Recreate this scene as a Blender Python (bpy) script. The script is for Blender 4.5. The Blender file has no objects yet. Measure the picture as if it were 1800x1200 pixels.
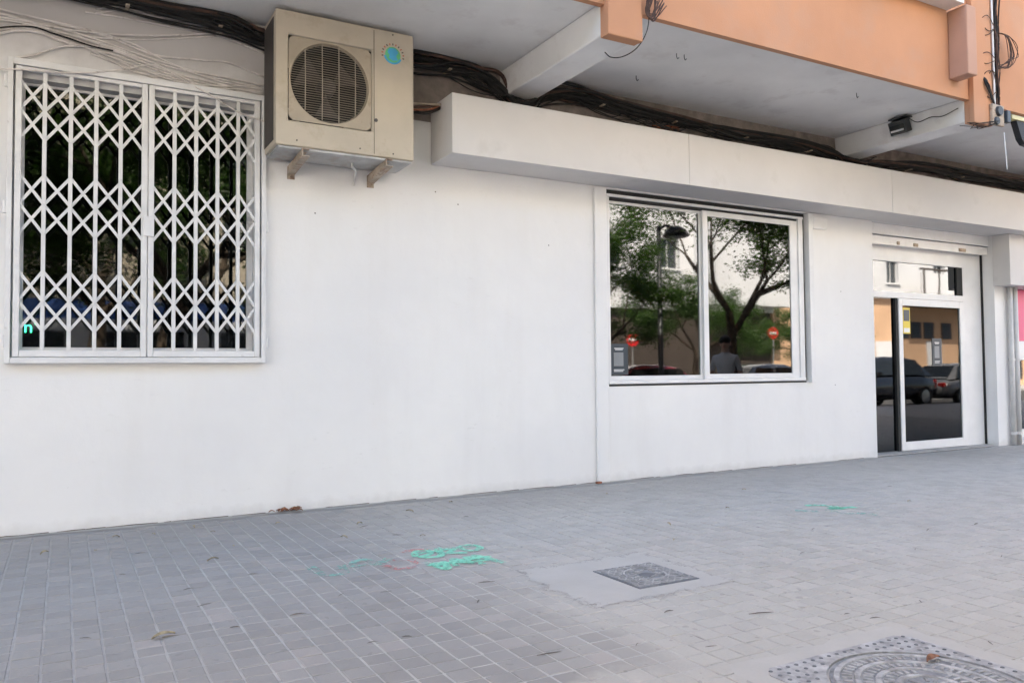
import bpy, bmesh, math, random
from mathutils import Vector, Matrix
R = math.radians
rnd = random.Random(7)
scene = bpy.context.scene
col = scene.collection

# ------------------------------------------------------------------ camera
cam_d = bpy.data.cameras.new('camera'); cam = bpy.data.objects.new('camera', cam_d); col.objects.link(cam)
cam_d.sensor_width = 36; cam_d.lens = 28.27; cam_d.clip_start = 0.05; cam_d.clip_end = 600
yaw, pitch, roll = R(29.156), R(2.078), R(-0.496)
fw = Vector((math.sin(yaw)*math.cos(pitch), math.cos(yaw)*math.cos(pitch), math.sin(pitch)))
r0 = Vector((math.cos(yaw), -math.sin(yaw), 0)); u0 = r0.cross(fw)
rt = math.cos(roll)*r0 + math.sin(roll)*u0; up = -math.sin(roll)*r0 + math.cos(roll)*u0
m = Matrix((rt, up, -fw)).transposed().to_4x4(); m.translation = Vector((0, -7.085, 1.2))
cam.matrix_world = m
scene.camera = cam

# ------------------------------------------------------------------ sky, sun, exposure
SUN = Vector((-0.30, 0.62, 0.98)).normalized()          # towards the sun: behind this building
el = math.asin(SUN.z); az = math.atan2(SUN.x, SUN.y)
world = bpy.data.worlds.new('World'); scene.world = world; world.use_nodes = True
wn = world.node_tree.nodes; wl = world.node_tree.links
bg = wn['Background']; sky = wn.new('ShaderNodeTexSky'); sky.sky_type = 'NISHITA'
sky.sun_disc = False; sky.sun_elevation = el; sky.sun_rotation = az
sky.air_density = 1.0; sky.dust_density = 3.0; sky.ozone_density = 0.6
wl.new(sky.outputs[0], bg.inputs[0]); bg.inputs[1].default_value = 0.11
sd = bpy.data.lights.new('sun', 'SUN'); sd.energy = 4.2; sd.angle = R(0.5); sd.color = (1, .92, .82)
so = bpy.data.objects.new('sun', sd); col.objects.link(so)
so.rotation_euler = SUN.to_track_quat('Z', 'Y').to_euler(); so.location = (0, 0, 40)
vs = scene.view_settings
vs.view_transform = 'Standard'; vs.look = 'None'; vs.gamma = 1; vs.use_curve_mapping = False
vs.exposure = 3.2
vs.use_white_balance = True; vs.white_balance_temperature = 7060; vs.white_balance_tint = 10   # camera balanced for open shade
scene.render.engine = 'CYCLES'
scene.cycles.max_bounces = 10; scene.cycles.diffuse_bounces = 5; scene.cycles.glossy_bounces = 5
scene.cycles.transparent_max_bounces = 12; scene.cycles.use_denoising = True
scene.cycles.caustics_reflective = False; scene.cycles.caustics_refractive = False

# ------------------------------------------------------------------ materials
class NT:
    def __init__(s, name):
        s.m = bpy.data.materials.new(name); s.m.use_nodes = True
        s.n = s.m.node_tree.nodes; s.l = s.m.node_tree.links; s.b = s.n['Principled BSDF']
    def node(s, t, **kw):
        x = s.n.new(t)
        for k, v in kw.items(): setattr(x, k, v)
        return x
    def link(s, a, b): s.l.new(a, b)
    def coord(s, kind='world'):
        if kind == 'world': return s.node('ShaderNodeNewGeometry').outputs['Position']
        return s.node('ShaderNodeTexCoord').outputs['Object']
    def noise(s, vec, scale, detail=4, rough=.55, stretch=None):
        if stretch:
            mp = s.node('ShaderNodeMapping'); mp.inputs['Scale'].default_value = stretch; s.link(vec, mp.inputs[0]); vec = mp.outputs[0]
        t = s.node('ShaderNodeTexNoise'); t.inputs['Scale'].default_value = scale; t.inputs['Detail'].default_value = detail
        t.inputs['Roughness'].default_value = rough; s.link(vec, t.inputs['Vector']); return t.outputs[0]
    def ramp(s, fac, a, b, ca=(0, 0, 0), cb=(1, 1, 1)):
        t = s.node('ShaderNodeValToRGB'); e = t.color_ramp.elements
        e[0].position = a; e[1].position = b; e[0].color = (*ca, 1); e[1].color = (*cb, 1)
        s.link(fac, t.inputs[0]); return t.outputs[0]
    def mix(s, fac, a, b, mode='MIX'):
        t = s.node('ShaderNodeMix', data_type='RGBA', blend_type=mode)
        if isinstance(fac, (int, float)): t.inputs[0].default_value = fac
        else: s.link(fac, t.inputs[0])
        for v, i in ((a, 6), (b, 7)):
            if isinstance(v, (tuple, list)): t.inputs[i].default_value = (*v[:3], 1)
            else: s.link(v, t.inputs[i])
        return t.outputs[2]
    def math(s, op, a, b=None):
        t = s.node('ShaderNodeMath', operation=op)
        for v, i in ((a, 0), (b, 1)):
            if v is None: continue
            if isinstance(v, (int, float)): t.inputs[i].default_value = v
            else: s.link(v, t.inputs[i])
        return t.outputs[0]
    def bump(s, h, strength=.2, dist=.01):
        t = s.node('ShaderNodeBump'); t.inputs['Strength'].default_value = strength; t.inputs['Distance'].default_value = dist
        s.link(h, t.inputs['Height']); s.link(t.outputs[0], s.b.inputs['Normal'])
    def base(s, c):
        if isinstance(c, (tuple, list)): s.b.inputs['Base Color'].default_value = (*c[:3], 1)
        else: s.link(c, s.b.inputs['Base Color'])
    def rough(s, v): s.b.inputs['Roughness'].default_value = v

def mat(name, c, rough=.6, metal=0, var=.12, scale=6, bump=.0, bscale=60, dirt=None, kind='object', coat=0):
    t = NT(name); v = t.coord(kind)
    n = t.noise(v, scale, 5)
    c2 = tuple(max(0, x*(1-var*2)) for x in c); c3 = tuple(min(1, x*(1+var)) for x in c)
    cc = t.ramp(n, .3, .7, c2, c3)
    if dirt:
        d = t.ramp(t.noise(v, dirt[1], 6, .65), dirt[2], dirt[2]+.12)
        cc = t.mix(t.math('MULTIPLY', d, dirt[3]), cc, dirt[0])
    t.base(cc); t.rough(rough); t.b.inputs['Metallic'].default_value = metal
    t.b.inputs['Coat Weight'].default_value = coat
    if bump: t.bump(t.noise(v, bscale, 4), bump, .01)
    return t.m

def wall_white():
    t = NT('white_stucco'); v = t.coord('world')
    big = t.noise(v, .55, 4); fine = t.noise(v, 5, 6, .6); streak = t.noise(v, 1.5, 5, .6, (2.2, 1, .3))
    c = t.ramp(big, .32, .68, (.72, .72, .73), (.80, .795, .785))
    c = t.mix(t.math('MULTIPLY', t.ramp(fine, .35, .75), .12), c, (.66, .645, .63))
    c = t.mix(t.math('MULTIPLY', t.ramp(streak, .5, .8), .2), c, (.62, .60, .58))
    sx = t.node('ShaderNodeSeparateXYZ'); t.link(v, sx.inputs[0])
    # splash dirt with its own ragged upper edge along the foot of the wall
    h = t.math('SUBTRACT', .10, sx.outputs[2]); h = t.math('ADD', h, t.math('MULTIPLY', t.math('SUBTRACT', t.noise(v, 9, 6), .5), .16))
    c = t.mix(t.math('MULTIPLY', t.ramp(h, .0, .10), .35), c, (.45, .43, .41))
    # paint darkened towards the top of the wall, with a ragged lower edge
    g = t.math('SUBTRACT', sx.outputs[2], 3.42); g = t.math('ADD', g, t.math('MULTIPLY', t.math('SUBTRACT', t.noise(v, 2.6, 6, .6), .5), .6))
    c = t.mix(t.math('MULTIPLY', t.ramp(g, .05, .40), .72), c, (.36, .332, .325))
    scf = t.math('MULTIPLY', t.ramp(t.noise(v, 7, 6, .7, (1, 1, 3.5)), .60, .68), t.ramp(t.noise(v, .9, 3), .5, .62))
    c = t.mix(t.math('MULTIPLY', scf, .28), c, (.50, .485, .47))
    spk = t.ramp(t.noise(v, 38, 2, .4), .77, .80)
    c = t.mix(t.math('MULTIPLY', spk, .25), c, (.38, .36, .34))
    t.base(c); t.rough(.85)
    h2 = t.math('ADD', t.math('MULTIPLY', t.noise(v, 3.0, 4), 1.0), t.math('MULTIPLY', t.noise(v, 90, 4), .12))
    t.bump(h2, .35, .02)
    return t.m

def pavement_mat(name, mode):
    """mode: 'object' (tile objects), 'island' (joined tile field), 'grout'"""
    t = NT(name); v = t.coord('world')
    sx = t.node('ShaderNodeSeparateXYZ'); t.link(v, sx.inputs[0]); X, Y = sx.outputs[0], sx.outputs[1]
    n1 = t.noise(v, 1.1, 5); n2 = t.noise(v, 7, 6, .65); n3 = t.noise(v, 70, 4, .6); n4 = t.noise(v, .45, 3)
    wob = t.math('MULTIPLY', t.math('SUBTRACT', t.noise(v, 2.3, 6, .6), .5), .9)
    # cement-smeared zone (real wear): in front of a slanted line and to the right of the old patch
    f = t.math('ADD', t.math('MULTIPLY', X, -.30), t.math('MULTIPLY', Y, -1.0)); f = t.math('ADD', t.math('SUBTRACT', f, 2.62), wob)
    q = t.math('ADD', t.math('SUBTRACT', X, 2.15), t.math('MULTIPLY', wob, .7))
    q2 = t.math('ADD', t.math('SUBTRACT', t.math('MULTIPLY', Y, -1), 4.45), wob)
    q = t.math('MAXIMUM', q, t.math('MULTIPLY', q2, 1.0))
    z = t.math('MULTIPLY', t.ramp(f, .0, .22), t.ramp(q, .0, .15))
    tg = t.math('SUBTRACT', 2.6, X); tg = t.ramp(tg, 0, 3.2)                   # bluish tiles to the left
    if mode == 'grout':
        c = t.mix(t.ramp(n2, .35, .7), (.37, .358, .345), (.50, .483, .462)); tg2 = t.ramp(t.math('SUBTRACT', 1.05, X), 0, 1.3); c = t.mix(t.math('MULTIPLY', tg2, .72), c, (.285, .278, .275))
        c = t.mix(t.math('MULTIPLY', t.ramp(t.noise(v, 3.1, 5, .7), .50, .66), .75), c, (.40, .395, .40))
        # dark empty joints in the smeared zone
        c = t.mix(z, c, t.ramp(t.noise(v, 5.5, 4, .6), .56, .68, (.415, .40, .38), (.23, .22, .21)))
    else:
        if mode == 'object': rv = t.node('ShaderNodeObjectInfo').outputs['Random']
        else: rv = t.node('ShaderNodeNewGeometry').outputs['Random Per Island']
        c = t.mix(tg, (.40, .38, .348), (.264, .256, .248))
        c = t.mix(t.ramp(rv, .0, 1.0), t.mix(1, c, (.90, .895, .89), 'MULTIPLY'), t.mix(1, c, (1.08, 1.08, 1.085), 'MULTIPLY'))
        c = t.mix(t.math('MULTIPLY', t.ramp(rv, .90, .94), .2), c, (.42, .35, .325))
        # mortar haze rubbed over the tiles
        sm = t.ramp(t.math('ADD', t.math('MULTIPLY', n2, .5), t.math('MULTIPLY', n1, .5)), .47, .60)
        c = t.mix(t.math('MULTIPLY', sm, .5), c, t.mix(tg, (.455, .436, .405), (.29, .281, .27)))
        zt = t.math('MULTIPLY', z, t.math('ADD', .55, t.math('MULTIPLY', t.ramp(n2, .3, .6), .4)))
        c = t.mix(zt, c, t.mix(t.ramp(rv, 0, 1), (.40, .382, .352), (.44, .42, .388)))
    # trodden dirt: darker belt along the wall with a ragged edge, chewing-gum spots, grain
    w = t.math('ADD', Y, t.math('ADD', 1.15, wob)); w = t.ramp(w, 0, .9)
    c = t.mix(t.math('MULTIPLY', w, .40), c, (.29, .275, .265))
    c = t.mix(t.math('MULTIPLY', t.ramp(n4, .45, .7), .22), c, (.33, .325, .33))
    c = t.mix(t.math('MULTIPLY', t.ramp(n3, .45, .75), .18), c, (.26, .255, .25))
    gum = t.ramp(t.noise(v, 17, 1, .3), .72, .735)
    c = t.mix(t.math('MULTIPLY', gum, .35), c, (.16, .155, .15))
    t.base(c); t.rough(.78)
    t.bump(t.math('ADD', n3, t.math('MULTIPLY', n2, .6)), .3, .006)
    return t.m

def cement_mat(fade=None):
    t = NT('cement_patch'); v = t.coord('world')
    c = t.ramp(t.noise(v, 3.2, 6, .6), .3, .7, (.395, .38, .36), (.45, .435, .412))
    c = t.mix(t.math('MULTIPLY', t.ramp(t.noise(v, 60, 4), .5, .75), .3), c, (.36, .35, .34))
    t.base(c); t.rough(.85); t.bump(t.noise(v, 45, 5), .3, .006)
    if fade:                                                       # the smear thins out raggedly towards its rim
        x0, x1, y0, y1 = fade; sx = t.node('ShaderNodeSeparateXYZ'); t.link(v, sx.inputs[0])
        d = t.math('MINIMUM', t.math('MINIMUM', t.math('SUBTRACT', sx.outputs[0], x0), t.math('SUBTRACT', x1, sx.outputs[0])), t.math('MINIMUM', t.math('SUBTRACT', sx.outputs[1], y0), t.math('SUBTRACT', y1, sx.outputs[1])))
        d = t.math('ADD', d, t.math('MULTIPLY', t.math('SUBTRACT', t.noise(v, 9, 10, .78), .5), .5))
        f = t.ramp(d, .075, .09); tr = t.node('ShaderNodeBsdfTransparent'); mx = t.node('ShaderNodeMixShader')
        t.link(f, mx.inputs[0]); t.link(tr.outputs[0], mx.inputs[1]); t.link(t.b.outputs[0], mx.inputs[2]); t.link(mx.outputs[0], t.n['Material Output'].inputs[0])
    return t.m

def glass_mat(name, tint=.34, ior=1.75):
    t = NT(name); n = t.n
    n.remove(t.b); out = n['Material Output']
    fr = t.node('ShaderNodeFresnel'); fr.inputs['IOR'].default_value = ior
    gl = t.node('ShaderNodeBsdfGlossy'); gl.inputs['Roughness'].default_value = 0.022; gl.inputs['Color'].default_value = (.93, .95, .96, 1)
    tr = t.node('ShaderNodeBsdfTransparent'); tr.inputs['Color'].default_value = (tint, tint*1.02, tint*1.02, 1)
    mx = t.node('ShaderNodeMixShader'); t.link(fr.outputs[0], mx.inputs[0]); t.link(tr.outputs[0], mx.inputs[1]); t.link(gl.outputs[0], mx.inputs[2])
    # faint waviness of the float glass
    bp = t.node('ShaderNodeBump'); bp.inputs['Strength'].default_value = .018; bp.inputs['Distance'].default_value = .02
    t.link(t.noise(t.coord('world'), 1.6, 2), bp.inputs['Height']); t.link(bp.outputs[0], gl.inputs['Normal'])
    t.link(mx.outputs[0], out.inputs['Surface'])
    return t.m

def leaf_mat(name, c):
    t = NT(name); out = t.n['Material Output']
    rv = t.node('ShaderNodeNewGeometry').outputs['Random Per Island']
    cc = t.ramp(rv, 0, 1, tuple(x*.6 for x in c), tuple(x*1.5 for x in c))
    t.base(cc); t.rough(.45)
    tl = t.node('ShaderNodeBsdfTranslucent'); t.link(t.mix(1, cc, (1.5, 1.7, .6), 'MULTIPLY'), tl.inputs[0])
    mx = t.node('ShaderNodeMixShader'); mx.inputs[0].default_value = .35
    t.link(t.b.outputs[0], mx.inputs[1]); t.link(tl.outputs[0], mx.inputs[2]); t.link(mx.outputs[0], out.inputs[0])
    return t.m

def worn_paint(name, c, cover):
    t = NT(name); out = t.n['Material Output']; v = t.coord('world')
    t.base(c); t.rough(.7)
    tr = t.node('ShaderNodeBsdfTransparent'); mx = t.node('ShaderNodeMixShader')
    f = t.ramp(t.math('ADD', t.math('MULTIPLY', t.noise(v, 28, 6, .7), .6), t.math('MULTIPLY', t.noise(v, 6, 3), .4)), .54-.18*cover, .58-.06*cover)
    f = t.math('MULTIPLY', f, .40+.45*cover)
    t.link(f, mx.inputs[0]); t.link(tr.outputs[0], mx.inputs[1]); t.link(t.b.outputs[0], mx.inputs[2]); t.link(mx.outputs[0], out.inputs[0])
    return t.m

def emit_mat(name, c, s):
    t = NT(name); t.base((0, 0, 0)); t.b.inputs['Emission Color'].default_value = (*c, 1); t.b.inputs['Emission Strength'].default_value = s
    return t.m

M = {}
M['wall'] = wall_white()
M['soffit'] = mat('grey_white_soffit', (.74, .735, .73), .9, var=.06, scale=1.2, bump=.15, bscale=25, kind='world', dirt=((.55, .52, .51), 3.0, .55, .4))
M['bare'] = mat('bare_render', (.24, .20, .18), .95, var=.25, scale=5, bump=.5, bscale=30, kind='world', dirt=((.18, .15, .13), 4, .5, .6))
M['orange'] = mat('orange_render', (.535, .265, .148), .9, var=.05, scale=1.3, bump=.2, bscale=70, kind='world', dirt=((.47, .27, .18), 1.6, .5, .5))
M['orange_shaded'] = mat('shaded_orange_render', (.47, .275, .20), .9, var=.05, scale=2, bump=.15, kind='world')  # orange render dulled in colour to carry the shade on the wall box
M['fascia'] = mat('warm_white_panel', (.62, .602, .595), .8, var=.035, scale=1.1, bump=.12, bscale=14, kind='world', dirt=((.5, .48, .465), 2.2, .56, .4))
M['trim'] = mat('white_lacquered_metal', (.74, .74, .745), .45, var=.04, scale=3, kind='world', dirt=((.5, .49, .47), 7, .62, .35))
M['grille'] = mat('white_painted_steel', (.70, .70, .705), .5, var=.05, scale=6, kind='world', dirt=((.42, .40, .38), 14, .63, .5), bump=.12, bscale=50)
M['lintel'] = mat('grey_reveal', (.56, .555, .56), .85, var=.08, scale=4, kind='world')
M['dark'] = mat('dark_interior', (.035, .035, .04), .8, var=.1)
M['gap'] = mat('black_rubber_and_shade', (.02, .02, .02), .8)  # black parts and joints, also the painted shadow above the sliding window
M['glass'] = glass_mat('window_glass', .3, 2.05); M['glass_grille'] = glass_mat('grille_window_glass', .25, 1.7)
M['glass_door'] = glass_mat('door_glass', .12, 1.95); M['glass_leaf'] = glass_mat('door_leaf_glass', .10, 1.44)
M['glass_far'] = mat('dark_window', (.05, .06, .07), .12, var=.2)
M['ac'] = mat('yellowed_beige_metal', (.48, .42, .335), .5, var=.05, scale=3, dirt=((.35, .28, .20), 5, .56, .4), bump=.06, bscale=12)
M['ac_panel'] = mat('grille_panel_beige', (.39, .33, .255), .55, var=.07, scale=4, dirt=((.2, .15, .1), 8, .55, .5))
M['ac_wire'] = mat('grille_wire', (.33, .285, .23), .5, var=.1)
M['ac_under'] = mat('galvanised_base', (.42, .42, .42), .55, metal=.2, var=.15, scale=5, dirt=((.3, .22, .16), 8, .55, .6))
M['fan'] = mat('grey_fan', (.05, .042, .038), .6)
M['bracket'] = mat('weathered_bracket', (.46, .38, .30), .7, var=.2, scale=8, dirt=((.20, .12, .08), 16, .5, .8), bump=.2)
M['blue'] = mat('sticker_blue', (.05, .36, .62), .5)
M['green'] = mat('sticker_green', (.10, .48, .22), .5)
M['ink'] = mat('ink_dark', (.10, .09, .09), .6)
M['redink'] = mat('ink_red', (.5, .12, .08), .6)
M['cable'] = mat('black_cable', (.012, .011, .011), .85, var=.3, scale=9)
M['cable_brown'] = mat('brown_cable', (.07, .035, .025), .8, var=.3, scale=9)
M['cable_white'] = mat('painted_cable', (.66, .62, .60), .7, var=.12, scale=8, dirt=((.2, .17, .15), 12, .6, .8))
M['brick'] = mat('old_brick', (.30, .11, .06), .9, var=.3, scale=20, bump=.4)
M['tile'] = pavement_mat('paving_tile', 'object')
M['tile_field'] = pavement_mat('paving_tile_field', 'island')
M['grout'] = pavement_mat('paving_grout', 'grout')
M['cement'] = cement_mat(); M['cement_smear'] = cement_mat((2.28, 3.42, -3.78, -2.76))
M['iron'] = mat('cast_iron', (.27, .285, .31), .55, metal=.3, var=.25, scale=12, dirt=((.36, .35, .33), 9, .52, .7), bump=.3, bscale=90, kind='world')
M['iron_dark'] = mat('cast_iron_dark', (.15, .16, .18), .6, metal=.25, var=.2, scale=12, dirt=((.3, .29, .27), 10, .58, .6), kind='world')
M['iron_light'] = mat('cast_iron_dusty', (.42, .42, .43), .7, metal=.1, var=.2, scale=14, dirt=((.15, .15, .15), 12, .5, .6), bump=.3, bscale=70, kind='world')
M['dirt'] = mat('dirt_litter', (.12, .085, .06), .95, var=.4, scale=30)
M['twig'] = mat('dry_twig', (.13, .11, .095), .9, var=.3, scale=30)
M['leaf_dry'] = mat('dry_leaf', (.42, .34, .20), .8, var=.3, scale=25)
M['leaf_brown'] = mat('brown_leaf', (.30, .13, .07), .85, var=.4, scale=30)
M['mint'] = worn_paint('mint_spray_paint', (.24, .72, .52), .85)
M['mint_faint'] = worn_paint('mint_spray_paint_worn', (.24, .60, .50), .38)
M['red_faint'] = worn_paint('red_spray_paint_worn', (.72, .26, .25), .45)
M['slate'] = mat('slate_poster', (.030, .044, .060), .45, var=.05)
M['white'] = mat('white_print', (.78, .78, .78), .5, var=.02)
M['grey_print'] = mat('grey_print', (.22, .235, .25), .5, var=.05)
M['yellow'] = mat('yellow_print', (.72, .55, .06), .5, var=.04)
M['pale_yellow'] = mat('pale_yellow_strip', (.62, .55, .30), .6, var=.1)
M['pink'] = mat('pink_panel', (.72, .07, .20), .45, var=.05, scale=2)
M['pvc'] = mat('grey_pvc_pipe', (.60, .595, .59), .5, var=.06, dirt=((.38, .36, .34), 6, .6, .4))
M['asphalt'] = mat('asphalt', (.055, .055, .058), .9, var=.2, scale=3, bump=.4, bscale=80, kind='world')
M['kerb'] = mat('kerb_stone', (.36, .355, .35), .85, var=.12, scale=5, bump=.2, kind='world')
M['roadpaint'] = mat('road_paint', (.7, .7, .68), .7, var=.1, scale=8)
M['bark'] = mat('bark', (.10, .075, .055), .95, var=.35, scale=10, bump=.8, bscale=18)
M['leaf'] = leaf_mat('leaf', (.045, .095, .022))
M['leaf2'] = leaf_mat('leaf_shaded', (.05, .10, .022))  # green darkened so the forked tree reads as standing in shade
M['bwhite'] = mat('white_facade', (.70, .715, .74), .9, var=.04, scale=.5, kind='world')
M['bcream'] = mat('cream_facade', (.62, .55, .44), .9, var=.05, scale=.6, kind='world')
M['bpeach'] = mat('peach_facade', (.68, .44, .28), .9, var=.05, scale=.6, kind='world')
M['bbrown'] = mat('brown_with_shade', (.055, .042, .035), .85, var=.12, scale=1.2, kind='world')  # brown taken nearly black; the shade on the ground floor is in the colour
M['awning'] = mat('blue_awning', (.03, .10, .36), .7, var=.1, scale=3)
M['metal_dark'] = mat('dark_metal', (.05, .055, .06), .45, metal=.5, var=.1)
M['signred'] = mat('sign_red', (.62, .02, .025), .4, var=.03)
M['steel'] = mat('galvanised_steel', (.45, .46, .47), .4, metal=.6, var=.1)
M['tyre'] = mat('tyre', (.02, .02, .02), .85)
M['rim'] = mat('alloy', (.5, .51, .52), .3, metal=.9)
M['carglass'] = mat('car_glass', (.015, .018, .02), .05, var=.05)
M['lampglass'] = mat('lamp_lens', (.7, .7, .72), .1)
M['tail'] = mat('tail_lens', (.4, .01, .01), .2)
for k, c in (('paint_red', (.26, .02, .025)), ('paint_white', (.75, .75, .75)), ('paint_grey', (.18, .185, .195)), ('paint_blue', (.03, .10, .32)), ('paint_black', (.012, .012, .014)), ('paint_silver', (.45, .46, .47))):
    M[k] = mat(k, c, .25, metal=.15, var=.02, coat=.8)
M['board_black'] = mat('black_sign_board', (.012, .012, .016), .6, var=.1)
M['skin'] = mat('skin', (.50, .30, .22), .55, var=.06, scale=12)
M['shirt'] = mat('grey_shirt', (.58, .57, .58), .9, var=.05, scale=9)
M['trouser'] = mat('dark_trousers', (.035, .04, .055), .9, var=.1)
M['hair'] = mat('dark_hair', (.02, .015, .012), .7, var=.3, scale=40)
M['shoe'] = mat('shoe', (.03, .03, .03), .6)
M['neon'] = emit_mat('green_led', (.02, 1.0, .45), .55)

# ------------------------------------------------------------------ mesh helpers
class MB:
    def __init__(s): s.v = []; s.f = []; s.mi = []; s.cur = 0
    def add(s, vs, fs):
        o = len(s.v); s.v += [tuple(v) for v in vs]; s.f += [tuple(i+o for i in f) for f in fs]; s.mi += [s.cur]*len(fs); return s
    def box(s, x0, x1, y0, y1, z0, z1):
        return s.add([(x0,y0,z0),(x1,y0,z0),(x1,y1,z0),(x0,y1,z0),(x0,y0,z1),(x1,y0,z1),(x1,y1,z1),(x0,y1,z1)],
                     [(0,3,2,1),(4,5,6,7),(0,1,5,4),(1,2,6,5),(2,3,7,6),(3,0,4,7)])
    def obox(s, c, ax, ay, az):                                     # oriented box: centre, three half-axis vectors
        c = Vector(c); ax, ay, az = Vector(ax), Vector(ay), Vector(az); P = []
        for k in (-1, 1):
            for i, j in ((-1,-1),(1,-1),(1,1),(-1,1)): P.append(c+ax*i+ay*j+az*k)
        return s.add(P, [(0,3,2,1),(4,5,6,7),(0,1,5,4),(1,2,6,5),(2,3,7,6),(3,0,4,7)])
    def tube(s, pts, r, n=8, cap=True):
        pts = [Vector(p) for p in pts]; rr = r if isinstance(r, (list, tuple)) else [r]*len(pts)
        o = len(s.v); fs = []; ref = Vector((0, 0, 1)); vs = []
        for i, p in enumerate(pts):
            d = (pts[min(i+1, len(pts)-1)]-pts[max(i-1, 0)]).normalized()
            a = d.cross(ref)
            if a.length < .05: a = d.cross(Vector((1, 0, 0)))
            a.normalize(); b = d.cross(a).normalized()
            for k in range(n):
                t = 2*math.pi*k/n; vs.append(p+(a*math.cos(t)+b*math.sin(t))*rr[i])
        for i in range(len(pts)-1):
            for k in range(n):
                fs.append((i*n+k, i*n+(k+1) % n, (i+1)*n+(k+1) % n, (i+1)*n+k))
        if cap: fs.append(tuple(range(n))); fs.append(tuple((len(pts)-1)*n+k for k in reversed(range(n))))
        return s.add(vs, fs)
    def lathe(s, prof, n=24, c=(0, 0, 0), axis='z'):                # profile of (r, h)
        vs = []; fs = []
        for r, h in prof:
            for k in range(n):
                t = 2*math.pi*k/n; a, b = r*math.cos(t), r*math.sin(t)
                vs.append((c[0]+a, c[1]+b, c[2]+h) if axis == 'z' else (c[0]+a, c[1]+h, c[2]+b))
        for i in range(len(prof)-1):
            for k in range(n): fs.append((i*n+k, i*n+(k+1) % n, (i+1)*n+(k+1) % n, (i+1)*n+k))
        return s.add(vs, fs)
    def disc(s, c, r, n=24, axis='y', rz=None):
        vs = [(c[0]+r*math.cos(2*math.pi*k/n), c[1], c[2]+(rz or r)*math.sin(2*math.pi*k/n)) if axis == 'y' else (c[0]+r*math.cos(2*math.pi*k/n), c[1]+(rz or r)*math.sin(2*math.pi*k/n), c[2]) for k in range(n)]
        return s.add(vs, [tuple(range(n))])
    def build(s, name, m, parent=None, smooth=False, bevel=0, seg=2):
        me = bpy.data.meshes.new(name); me.from_pydata(s.v, [], s.f)
        for mm in (m if isinstance(m, list) else [m]): me.materials.append(M[mm])
        for p, i in zip(me.polygons, s.mi): p.material_index = i
        bm = bmesh.new(); bm.from_mesh(me); bmesh.ops.recalc_face_normals(bm, faces=bm.faces); bm.to_mesh(me); bm.free()
        if smooth: me.polygons.foreach_set('use_smooth', [True]*len(me.polygons))
        o = bpy.data.objects.new(name, me); col.objects.link(o)
        if parent: o.parent = parent
        if bevel:
            b = o.modifiers.new('bevel', 'BEVEL'); b.width = bevel; b.segments = seg; b.limit_method = 'ANGLE'; b.angle_limit = R(40)
        return o

def tag(o, label=None, cat=None, group=None, kind=None):
    if label: o['label'] = label
    if cat: o['category'] = cat
    if group: o['group'] = group
    if kind: o['kind'] = kind
    return o
def empty(name, loc=(0, 0, 0), rz=0):
    o = bpy.data.objects.new(name, None); col.objects.link(o); o.location = loc; o.rotation_euler = (0, 0, rz); o.empty_display_size = .2
    return o
def bx(name, m, parent, *b, bevel=0): return MB().box(*b).build(name, m, parent, bevel=bevel)
def copy_tree(o, parent=None):
    c = o.copy(); col.objects.link(c); c.parent = parent
    for ch in list(o.children): copy_tree(ch, c)
    return c
def catmull(pts, n=8):
    P = [Vector(p) for p in pts]; P = [P[0]*2-P[1]]+P+[P[-1]*2-P[-2]]; out = []
    for i in range(1, len(P)-2):
        for k in range(n):
            t = k/n; a, b, c, d = P[i-1:i+3]
            out.append(.5*((2*b)+(c-a)*t+(2*a-5*b+4*c-d)*t*t+(3*b-a-3*c+d)*t**3))
    out.append(P[-2]); return out

def holed_wall(name, m, parent, x0, x1, y0, y1, z0, z1, holes):
    xs = sorted({x0, x1, *[h[0] for h in holes], *[h[1] for h in holes]}); xs = [x for x in xs if x0 <= x <= x1]
    zs = sorted({z0, z1, *[h[2] for h in holes], *[h[3] for h in holes]}); zs = [z for z in zs if z0 <= z <= z1]
    def solid(i, k):
        if i < 0 or k < 0 or i >= len(xs)-1 or k >= len(zs)-1: return False
        cx, cz = (xs[i]+xs[i+1])/2, (zs[k]+zs[k+1])/2
        return not any(h[0] < cx < h[1] and h[2] < cz < h[3] for h in holes)
    b = MB()
    for i in range(len(xs)-1):
        for k in range(len(zs)-1):
            if not solid(i, k): continue
            a, c, d, e = xs[i], xs[i+1], zs[k], zs[k+1]
            b.add([(a,y0,d),(c,y0,d),(c,y0,e),(a,y0,e)], [(0,1,2,3)]); b.add([(a,y1,d),(c,y1,d),(c,y1,e),(a,y1,e)], [(3,2,1,0)])
            if not solid(i-1, k): b.add([(a,y0,d),(a,y1,d),(a,y1,e),(a,y0,e)], [(3,2,1,0)])
            if not solid(i+1, k): b.add([(c,y0,d),(c,y1,d),(c,y1,e),(c,y0,e)], [(0,1,2,3)])
            if not solid(i, k-1): b.add([(a,y0,d),(c,y0,d),(c,y1,d),(a,y1,d)], [(3,2,1,0)])
            if not solid(i, k+1): b.add([(a,y0,e),(c,y0,e),(c,y1,e),(a,y1,e)], [(0,1,2,3)])
    me_o = MB(); me_o.v, me_o.f, me_o.mi = b.v, b.f, b.mi
    me = bpy.data.meshes.new(name); me.from_pydata(b.v, [], b.f); me.materials.append(M[m])
    bm = bmesh.new(); bm.from_mesh(me); bmesh.ops.remove_doubles(bm, verts=bm.verts, dist=1e-5); bm.to_mesh(me); bm.free()
    o = bpy.data.objects.new(name, me); col.objects.link(o); o.parent = parent
    return o

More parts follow.
